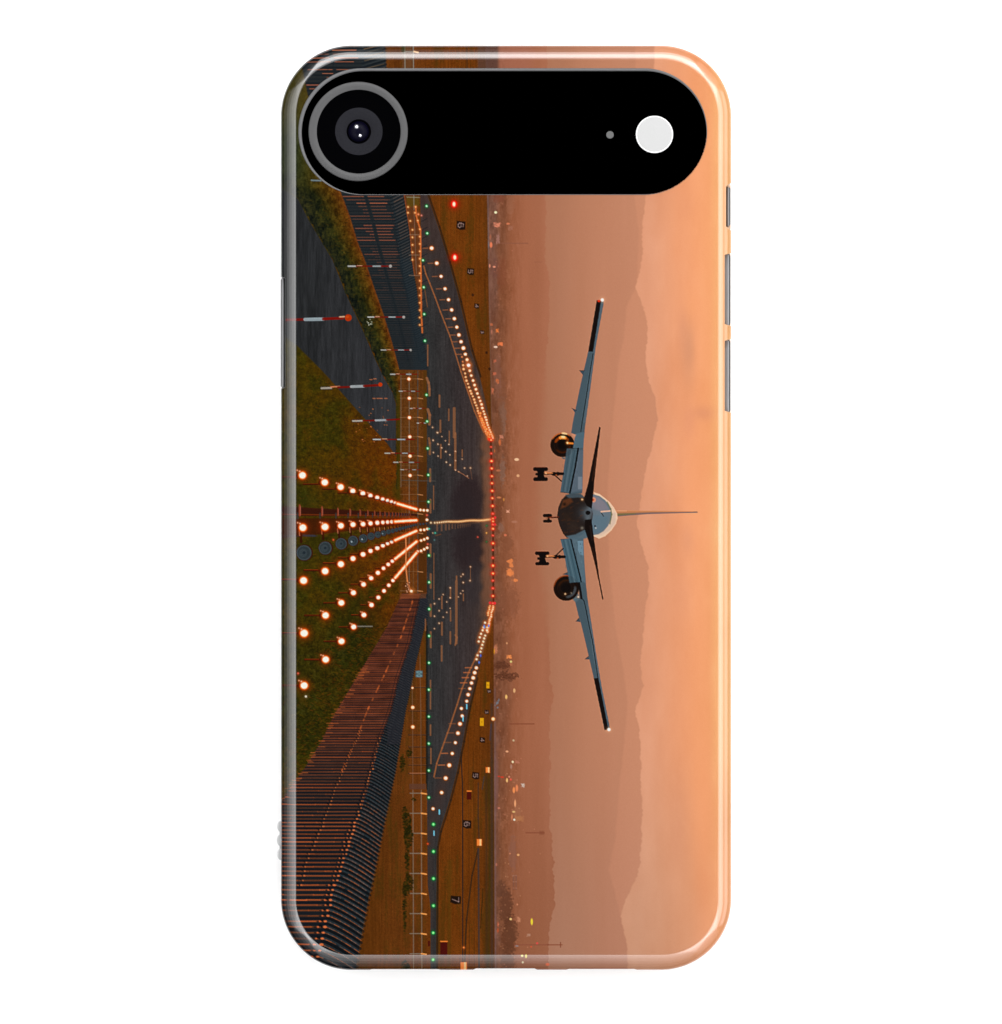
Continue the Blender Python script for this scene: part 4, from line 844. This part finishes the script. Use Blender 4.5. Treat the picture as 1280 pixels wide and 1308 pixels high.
# ================================================================== MATERIALS
def mat(name, base, rough=.5, spec=.5, metal=0.0, noise=0.0, nscale=900.0, coat=0.0, emit=None):
    m = bpy.data.materials.new(name); m.use_nodes = True
    nt = m.node_tree; b = nt.nodes['Principled BSDF']
    b.inputs['Base Color'].default_value = (*base, 1); b.inputs['Roughness'].default_value = rough
    b.inputs['Specular IOR Level'].default_value = spec; b.inputs['Metallic'].default_value = metal
    b.inputs['Coat Weight'].default_value = coat
    if noise:
        tc = nt.nodes.new('ShaderNodeTexCoord'); n = nt.nodes.new('ShaderNodeTexNoise'); n.inputs['Scale'].default_value = nscale; n.inputs['Detail'].default_value = 3
        r = nt.nodes.new('ShaderNodeValToRGB')
        r.color_ramp.elements[0].color = (*[c * (1 - noise) for c in base], 1); r.color_ramp.elements[1].color = (*[min(c * (1 + noise), 1) for c in base], 1)
        nt.links.new(tc.outputs['Object'], n.inputs['Vector']); nt.links.new(n.outputs['Fac'], r.inputs['Fac']); nt.links.new(r.outputs['Color'], b.inputs['Base Color'])
    return m


def print_mat():
    m = bpy.data.materials.new('glossy_print'); m.use_nodes = True
    nt = m.node_tree; b = nt.nodes['Principled BSDF']
    a = nt.nodes.new('ShaderNodeAttribute'); a.attribute_name = 'print'; a.attribute_type = 'GEOMETRY'
    nt.links.new(a.outputs['Color'], b.inputs['Base Color'])
    b.inputs['Roughness'].default_value = PR_ROUGH; b.inputs['IOR'].default_value = 1.5; b.inputs['Specular IOR Level'].default_value = PR_SPEC
    return m


PR_ROUGH, PR_SPEC = .10, .95
LIGHT = 2.6
M_print = print_mat()
M_inner = mat('case_inside_plastic', (.32, .31, .30), .5, .3, noise=.06)
M_rim = mat('cutout_rim_plastic', (.075, .075, .077), .45, .4, noise=.1, nscale=2500)
M_black = mat('black_camera_glass', (.0, .0, .0), .3, .0)
M_ring = mat('grey_lens_metal', (.050, .050, .051), .5, .25, noise=.12, nscale=4000)
M_ringd = mat('dark_lens_wall', (.0006, .0006, .0008), .8, .0)
M_iris = mat('lens_disc_coating', (.013, .013, .0155), .5, .0, noise=.12, nscale=3000)
M_lens = mat('lens_glass', (.0015, .0013, .0055), .35, .04)
M_glint = mat('glint_bead_metal', (.75, .75, .82), .22, .5, metal=.85)  # bright mirror-like finish for the added glint beads
M_flash = mat('flash_diffuser', (.335, .335, .335), .55, .1, noise=.03, nscale=5000)
M_flashr = mat('flash_ring', (.62, .62, .62), .4, .4)
M_mic = mat('microphone_mesh', (.075, .075, .075), .6, .2, noise=.3, nscale=9000)
M_metal = mat('brushed_button_metal', (.20, .20, .205), .3, .5, metal=.3, noise=.06, nscale=700)
M_slot = mat('dark_button_slot', (.012, .012, .013), .5, .2)
M_body = mat('phone_body_metal', (.05, .05, .052), .4, .4, metal=.3, noise=.05)
M_nub = mat('clear_rubber', (.36, .36, .365), .35, .5, noise=.05)
M_table = mat('white_table_surface', (.88, .88, .88), .7, .0, noise=.01, nscale=60)
M_screen = mat('screen_glass', (.01, .01, .012), .15, .5)


# ================================================================== OBJECTS
def link(o, parent=None):
    bpy.context.scene.collection.objects.link(o)
    if parent: o.parent = parent
    return o


def empty(name, label, cat, loc=(0, 0, 0)):
    o = bpy.data.objects.new(name, None); o.empty_display_size = .01; o.location = loc
    link(o); o['label'] = label; o['category'] = cat
    return o


def mesh_obj(name, V, F, m, parent=None, smooth=True, mats=None, fm=None):
    me = bpy.data.meshes.new(name); me.from_pydata([tuple(v) for v in V], [], F)
    for q in (mats or [m]): me.materials.append(q)
    if fm is not None: me.polygons.foreach_set('material_index', fm)
    me.polygons.foreach_set('use_smooth', [smooth] * len(me.polygons)); me.update()
    return link(bpy.data.objects.new(name, me), parent)


case = empty('phone_case', 'glossy phone case printed with a jet landing over a lit runway at sunset', 'phone case')
phone = empty('smartphone', 'black smartphone inside the printed case, its camera bar, lens, flash and side buttons showing', 'smartphone')

# ---- outline ---------------------------------------------------------------------
XL, XR, YT, YB, RC = 359.0, 934.1, 58.0, 1239.0, 90.0
STEP = .75
RF = RC - EDGE
fl_, fr_, ft_, fb_ = XL + EDGE, XR - EDGE, YT + EDGE, YB - EDGE


def notch(px, py):
    """how far the silhouette steps inwards for buttons and ports"""
    d = np.zeros_like(px)
    def tr(v, a, b, s): return np.clip(np.minimum((v - a) / s, (b - v) / s), 0, 1)
    right = px > 800; left = px < 480; bot = py > 1150
    d = np.maximum(d, right * tr(py, 233.5, 294.5, 5) * 6.6)
    d = np.maximum(d, right * tr(py, 323.5, 416.3, 2.2) * 8.4)
    d = np.maximum(d, right * tr(py, 433.3, 527.0, 2.2) * 8.4)
    d = np.maximum(d, left * tr(py, 354.0, 496.0, 1.5) * 5.6)
    d = np.maximum(d, bot * tr(px, 472, 563, 3) * .9)
    d = np.maximum(d, bot * tr(px, 604, 687, 5) * 2.2)
    d = np.maximum(d, bot * tr(px, 723, 814, 4) * 1.2)
    return d


nc = int(RF * math.pi / 2 / STEP); phi = np.linspace(0, math.pi / 2, nc, endpoint=False)
rows_y = np.concatenate([ft_ + RF * (1 - np.cos(phi)), np.linspace(ft_ + RF, fb_ - RF, int((fb_ - ft_ - 2 * RF) / STEP)), (fb_ - RF * (1 - np.cos(phi)))[::-1]])
in_x = np.concatenate([RF * (1 - np.sin(phi)), np.zeros(int((fb_ - ft_ - 2 * RF) / STEP)), (RF * (1 - np.sin(phi)))[::-1]])
NYr = len(rows_y); NXc = int((fr_ - fl_) / STEP)
s = np.linspace(0, 1, NXc)
gx = (fl_ + in_x)[:, None] + (fr_ - fl_ - 2 * in_x)[:, None] * s[None]
gy = np.repeat(rows_y[:, None], NXc, 1)
nG = NYr * NXc
idx = np.arange(nG).reshape(NYr, NXc)
# boundary loop, clockwise in the layout
loop = np.concatenate([idx[0, :-1], idx[:-1, -1], idx[-1, :0:-1], idx[:0:-1, 0]])
lx, ly_ = gx.ravel()[loop], gy.ravel()[loop]
# outward normal of the rounded rectangle
ccx = np.clip(lx, fl_ + RF, fr_ - RF); ccy = np.clip(ly_, ft_ + RF, fb_ - RF)
nxv, nyv = lx - ccx, ly_ - ccy; ln = np.hypot(nxv, nyv); nxv /= ln; nyv /= ln
nt_ = notch(lx, ly_)
REAL = EDGE
PD = [0, .6, 1.8, 3.2, 7, 12, 15.5, 18, 19.8, 20.8, 21]           # distance from the flat back ...
PA = [0, 3, 10, 13, 18, 26, 33, 38, 44, 56, 82]                   # ... and slope of the edge there, degrees
dd = np.concatenate([np.linspace(0, 18, 37), np.linspace(18, 21, 16)[1:]])
PB = [0, 1.2, 3.5, 7, 15.5, 25, 33, 38, 44, 56, 82]               # softer start along the top and the right side
def prof(P): return np.concatenate([[0], np.cumsum(np.tan(np.radians(np.interp((dd[1:] + dd[:-1]) / 2, PD, P))) * np.diff(dd))])
zz = prof(PA); zz2 = prof(PB); zz2 = zz2 * zz[-1] / zz2[-1]
soft_w = sm(np.maximum(nxv, -nyv) * 1.2)
rings = []                                                   # (outward offset, height)
ZT = H_TOP
for d_k, z_k, z2 in zip(dd[1:], zz[1:], zz2[1:]): rings.append((d_k / EDGE, ZT - z_k * S, (z_k - z2) * S))
z_side = ZT - zz[-1] * S

for z_ in np.linspace(z_side, .0030, 8)[1:]: rings.append((1.0, z_, 0.0))
for a_ in np.linspace(0, math.pi / 2, 7)[1:]: rings.append((1.0 - .12 * (1 - math.cos(a_)), .0030 - .0022 * math.sin(a_), 0.0))
RX = []; RY = []; RZ = []
for (o_, z_, dz_) in rings:
    # the edge is a quarter round; a notch only bites away its outermost part
    off = np.minimum(EDGE * o_, EDGE - nt_) if z_ > .0042 else EDGE * o_
    RX.append(lx + nxv * off); RY.append(ly_ + nyv * off); RZ.append(z_ + soft_w * dz_)
NL = len(loop)
px_all = np.concatenate([gx.ravel()] + RX); py_all = np.concatenate([gy.ravel()] + RY)
pz_all = np.concatenate([np.full(nG, ZT)] + RZ)
verts = np.stack([wx(px_all), wy(py_all), pz_all], 1).astype(np.float32)
# faces: grid without the camera opening, then the rounded edge
PCX0, PCX1, PCY, PR = 462.1, 822.4, 168.4, 80.4
def pill_d(x, y): return np.hypot(x - np.clip(x, PCX0, PCX1), y - PCY)
a = idx[:-1, :-1].ravel(); b_ = idx[:-1, 1:].ravel(); c_ = idx[1:, 1:].ravel(); d_ = idx[1:, :-1].ravel()
mx = (px_all[a] + px_all[c_]) / 2; my = (py_all[a] + py_all[c_]) / 2
keep = pill_d(mx, my) > PR - .1
quads = [np.stack([a, d_, c_, b_], 1)[keep]]
prev = loop
for k in range(len(rings)):
    cur = nG + k * NL + np.arange(NL)
    quads.append(np.stack([prev, np.roll(prev, -1), np.roll(cur, -1), cur], 1)); prev = cur
Q = np.concatenate(quads).astype(np.int32)
me = bpy.data.meshes.new('printed_shell')
me.vertices.add(len(verts)); me.vertices.foreach_set('co', verts.ravel())
me.loops.add(Q.size); me.loops.foreach_set('vertex_index', Q.ravel())
me.polygons.add(len(Q)); me.polygons.foreach_set('loop_start', np.arange(0, Q.size, 4, dtype=np.int32)); me.polygons.foreach_set('loop_total', np.full(len(Q), 4, np.int32))
me.polygons.foreach_set('use_smooth', np.ones(len(Q), bool))
me.update(calc_edges=True)
at = me.color_attributes.new('print', 'FLOAT_COLOR', 'POINT')
cc = np.ones((len(verts), 4), np.float32); cc[:, :3] = np.clip(sample(px_all, py_all) / K, 0, .95)
at.data.foreach_set('color', cc.ravel())
me.materials.append(M_print)
shell = link(bpy.data.objects.new('printed_shell', me), case)


# ---- generic pill / disc builders ---------------------------------------------------
def pill_pts(x0, x1, y, r, n=48):
    p = [(x1 + r * math.cos(t_), y + r * math.sin(t_)) for t_ in np.linspace(-math.pi / 2, math.pi / 2, n)]
    p += [(x0 + r * math.cos(t_), y + r * math.sin(t_)) for t_ in np.linspace(math.pi / 2, 3 * math.pi / 2, n)]
    return p


def stack(name, loops, m, parent, cap=True, smooth=True, close=False):
    """surface through a stack of matching closed loops [(points, z)]"""
    n = len(loops[0][0]); V = []; F = []
    for pts, z in loops: V += [(wx(p[0]), wy(p[1]), z) for p in pts]
    for k in range(len(loops) - 1):
        for i in range(n): F.append((k * n + i, k * n + (i + 1) % n, (k + 1) * n + (i + 1) % n, (k + 1) * n + i))
    if close:
        k = len(loops) - 1
        for i in range(n): F.append((k * n + i, k * n + (i + 1) % n, (i + 1) % n, i))
    if cap: F.append(tuple((len(loops) - 1) * n + i for i in range(n)))
    o = mesh_obj(name, V, F, m, parent, smooth)
    bm = bmesh.new(); bm.from_mesh(o.data); bmesh.ops.recalc_face_normals(bm, faces=bm.faces)
    bm.to_mesh(o.data); bm.free()
    return o


def circ(x, y, r, n=96): return [(x + r * math.cos(t_), y + r * math.sin(t_)) for t_ in np.linspace(0, 2 * math.pi, n, endpoint=False)]


MM = .001
# lip of the camera opening: wider along its top and left side
outer = pill_pts(PCX0, PCX1, PCY, PR + .5); inner = pill_pts(464.25, 823.85, 169.75, 78.75)
mid_ = [((p[0] + q[0]) / 2, (p[1] + q[1]) / 2) for p, q in zip(outer, inner)]
stack('cutout_rim', [(outer, ZT - .3 * MM), (outer, ZT + .02 * MM), (mid_, ZT + .06 * MM), (inner, ZT + .0 * MM), (inner, ZT - 1.4 * MM)], M_rim, case, cap=False)

# inside lining of the case
lin_o = []
def rrect(ins, n=24):
    r = RC - ins; x0, x1, y0, y1 = XL + ins, XR - ins, YT + ins, YB - ins; P = []
    for cx_, cy_, a0 in [(x1 - r, y0 + r, -math.pi / 2), (x1 - r, y1 - r, 0), (x0 + r, y1 - r, math.pi / 2), (x0 + r, y0 + r, math.pi)]:
        for i in range(n): t_ = a0 + math.pi / 2 * i / (n - 1); P.append((cx_ + r * math.cos(t_), cy_ + r * math.sin(t_)))
    return P
stack('case_lip', [(rrect(2.6), .0008), (rrect(6), .0005), (rrect(10), .0008), (rrect(10), .0022), (rrect(9.5), .0022)], M_inner, case, cap=False)

# side nubs at the lower left
def nub(y0, y1, xo, zc):
    n = 10; V = []; F = []
    for i in range(n + 1):
        t_ = math.pi * i / n; yy_ = (y0 + y1) / 2 - (y1 - y0) / 2 * math.cos(t_); w = (360.5 - xo) * math.sin(t_) ** .55
        for j in range(9):
            u = math.pi * j / 8; V.append((wx(360.5 - w * math.sin(u) ** .7 if 0 < j < 8 else 360.5), wy(yy_), zc + .0014 * math.cos(u)))
    for i in range(n):
        for j in range(8): F.append((i * 9 + j, i * 9 + j + 1, (i + 1) * 9 + j + 1, (i + 1) * 9 + j))
    return mesh_obj('side_nub', V, F, M_nub, case)
for q in [(1049.5, 1064.0, 353.4), (1066.5, 1082.0, 353.0), (1084.5, 1100.0, 353.4)]: nub(q[0], q[1], q[2], .0046)
# strip joining the nubs
stack('nub_strip', [([(356.6, 1054), (360.6, 1054), (360.6, 1097), (356.6, 1097)], .0036), ([(356.6, 1054), (360.6, 1054), (360.6, 1097), (356.6, 1097)], .0056)], M_nub, case)

# ---- the smartphone ---------------------------------------------------------------------
stack('body', [(rrect(14), .0014), (rrect(11.5), .0020), (rrect(10.2), .0032), (rrect(10.2), .0060), (rrect(12), .0074), (rrect(20), .0078)], M_body, phone)
stack('screen', [(rrect(16), .0013), (rrect(15), .0011), (rrect(17), .0010)][::1], M_screen, phone)
# glass plate of the camera bar, with a round opening where the lens sits
def bar_plate():
    bm = bmesh.new(); z = ZT - .7 * MM
    o = [bm.verts.new((wx(p[0]), wy(p[1]), z)) for p in pill_pts(464, 823.9, 169.6, 79.2)]
    lo = [bm.verts.new((wx(p[0]), wy(p[1]), .0078)) for p in pill_pts(464, 823.9, 169.6, 79.6)]
    h = [bm.verts.new((wx(p[0]), wy(p[1]), z)) for p in circ(457.7, 168.2, 60)]
    e = [bm.edges.new((a, b)) for L_ in (o, h) for a, b in zip(L_, L_[1:] + L_[:1])]
    bmesh.ops.triangle_fill(bm, use_beauty=True, use_dissolve=False, edges=e)
    for i in range(len(o)): bm.faces.new((o[i], lo[i], lo[(i + 1) % len(o)], o[(i + 1) % len(o)]))
    bmesh.ops.recalc_face_normals(bm, faces=bm.faces)
    m_ = bpy.data.meshes.new('camera_bar'); bm.to_mesh(m_); bm.free(); m_.materials.append(M_black)
    return link(bpy.data.objects.new('camera_bar', m_), phone)
bar = bar_plate()
zb = ZT - .7 * MM
LX, LY = 457.7, 168.2
lens = stack('camera_lens', [(circ(LX, LY, 63.4), zb), (circ(LX, LY, 63.4), zb + .9 * MM), (circ(LX, LY, 62.2), zb + 1.0 * MM), (circ(LX + .6, LY, 54.2), zb + 1.0 * MM), (circ(LX + .7, LY + .3, 53.4), zb + .9 * MM)], M_ring, phone, cap=False)
stack('lens_well', [(circ(LX + .7, LY + .3, 53.45), zb + .95 * MM), (circ(LX + .7, LY, 50), zb + .6 * MM), (circ(458.5, 168, 30.3), zb + .5 * MM)], M_ringd, lens, cap=False)
stack('lens_disc', [(circ(458.5, 168, 30.6), zb + .45 * MM), (circ(458.5, 168, 30), zb + .52 * MM), (circ(458.5, 168, 15.0), zb - .35 * MM)], M_iris, lens, cap=False)
stack('lens_barrel', [(circ(458.3, 168, 16.2), zb - .4 * MM), (circ(458.3, 168, 15.4), zb - .26 * MM), (circ(458.3, 168, 12.8), zb - .3 * MM)], M_ringd, lens, cap=False)
RD = 13.2
dome = [(circ(458.0, 168, RD * math.cos(t_), 48), zb - .32 * MM + 1.0 * MM * math.sin(t_)) for t_ in np.linspace(0, math.pi / 2 * .985, 14)]
stack('lens_glass', dome, M_lens, lens)
for (x_, y_, r_, zz_) in [(455.6, 162.2, 3.1, .46), (460.2, 173.3, 2.5, .42)]:  # shiny beads added on the lens to stand in for its two highlights
    stack('lens_glint_bead', [(circ(x_, y_, r_ * math.cos(t_), 20), zb + zz_ * MM + r_ * S * math.sin(t_)) for t_ in np.linspace(0, 1.5, 8)], M_glint, lens)
stack('microphone_hole', [(circ(779.2, 172.3, 4.9, 40), zb - .1 * MM), (circ(779.2, 172.3, 4.8, 40), zb + .03 * MM), (circ(779.2, 172.3, 4.2, 40), zb + .03 * MM)], M_mic, phone)
fl = stack('flash', [(circ(836, 171.8, 22.3), zb + .02 * MM), (circ(836, 171.8, 22.3), zb + .12 * MM), (circ(836, 171.8, 21), zb + .13 * MM)], M_flash, phone)
stack('flash_ring', [(circ(836, 171.8, 23.9), zb - .1 * MM), (circ(836, 171.8, 23.7), zb + .14 * MM), (circ(836, 171.8, 22.1), zb + .14 * MM), (circ(836, 171.8, 22.1), zb + .05 * MM)], M_flashr, fl, cap=False)


def side_button(x0, x1, y0, y1, bx0, bx1, name='side_button', light=None):
    """rounded metal key in a dark slot, on the side of the phone"""
    def vp(a, b, ins):
        xc = (a + b) / 2; w = (b - a) / 2
        return [(p[1], p[0]) for p in pill_pts(y0 + w + 0, y1 - w, xc, max(w - ins, .15), 14)]
    z0, z1 = .0040, .0066
    o = stack(name, [(vp(bx0, bx1, 0), z1 - .0006), (vp(bx0, bx1, .1), z1), (vp(bx0, bx1, .7), z1 + .00012), (vp(bx0, bx1, 1.3), z1 + .00015)], light or M_metal, phone)
    stack('button_slot', [(vp(x0, x1, 0), z0), (vp(x0, x1, 0), z1 - .0002), (vp(x0, x1, .5), z1 - .0001), (vp(x0, x1, 1.0), z1 - .0002)], M_slot, o)
    return o
side_button(927.0, 933.6, 238.2, 288.6, 929.0, 932.3)
side_button(925.2, 933.6, 323.8, 416.0, 925.6, 932.2, 'volume_button')
side_button(925.2, 933.6, 433.6, 526.8, 925.6, 932.2, 'volume_button')
side_button(358.4, 365.2, 354.6, 495.4, 359.3, 363.0)

# ================================================================== SETTING
tb = mesh_obj('table_surface', [(-1.5, -1.5, 0), (1.5, -1.5, 0), (1.5, 1.5, 0), (-1.5, 1.5, 0)], [(0, 1, 2, 3)], M_table, None, False)
tb['kind'] = 'structure'; tb['label'] = 'plain white surface under the phone case'

# ================================================================== LIGHT
w = bpy.data.worlds.new('World'); bpy.context.scene.world = w; w.use_nodes = True
w.node_tree.nodes['Background'].inputs[0].default_value = (1, 1, 1, 1); w.node_tree.nodes['Background'].inputs[1].default_value = .02


def softbox(name, az, zen, dist, sx, sy, rad):
    """rectangular studio lamp; az 0 = right, 90 = top of the picture; rad = radiance"""
    l = bpy.data.lights.new(name, 'AREA'); l.shape = 'RECTANGLE'; l.size = sx; l.size_y = sy
    l.energy = rad * math.pi * sx * sy
    o = bpy.data.objects.new(name, l); link(o)
    a, z = math.radians(az), math.radians(zen)
    o.location = (dist * math.sin(z) * math.cos(a), dist * math.sin(z) * math.sin(a), dist * math.cos(z))
    o.rotation_euler = (0, z, a)
    return o


# banks of narrow strip lights on the four sides, and weaker ones over the corners: (side, length, radiance of each strip)
ZEN = [26, 34, 43, 53, 66]
HALF = [4.2, 4.4, 5, 5.6, 8]
BANKS = [(0, .95, [5.0, 8, 7, 2.0, 4.5], 1.0), (180, .95, [6.6, 5.6, 4.0, 2.2, .8], 1.0), (90, .95, [4.5, 14, 16, 8, .6], 1.0), (270, .95, [5.6, 4.2, 2.6, 1.6, .6], 1.0),
         (45, .55, [3.5, 6, 6, 2.5, 1.5], 1.35), (135, .5, [.8, 1.6, 1.6, .9, .3], 1.35), (225, .55, [3.5, 2.8, 1.8, 1.0, .4], 1.35), (315, .55, [4.5, 4.5, 3.2, 2.0, 1.2], 1.35)]
strips = []; tot = 0
for az, ln_, rads, dist in BANKS:
    for zc, hf, rad in zip(ZEN, HALF, rads):
        sx_ = 2 * dist * math.tan(math.radians(hf)); strips.append((az, zc, dist, sx_, ln_, rad))
        tot += rad * sx_ * ln_ * math.cos(math.radians(zc)) / dist ** 2 / math.pi
LR = LIGHT / tot
for az, zc, dist, sx_, ln_, rad in strips: softbox('strip_light', az, zc, dist, sx_, ln_, rad * LR)
print('strip scale', LR)

# ================================================================== CAMERA
cd = bpy.data.cameras.new('camera'); cam = bpy.data.objects.new('camera', cd); link(cam)
DIST = 1.6
cam.location = (0, 0, ZT - .001 + DIST); cd.sensor_fit = 'VERTICAL'; cd.sensor_height = 24.0
cd.lens = 24.0 * DIST / (1308 * S); cd.clip_start = .05; cd.clip_end = 50
sc = bpy.context.scene; sc.camera = cam
sc.view_settings.view_transform = 'Standard'; sc.view_settings.look = 'None'
sc.view_settings.exposure = 0; sc.view_settings.gamma = 1; sc.view_settings.use_curve_mapping = False
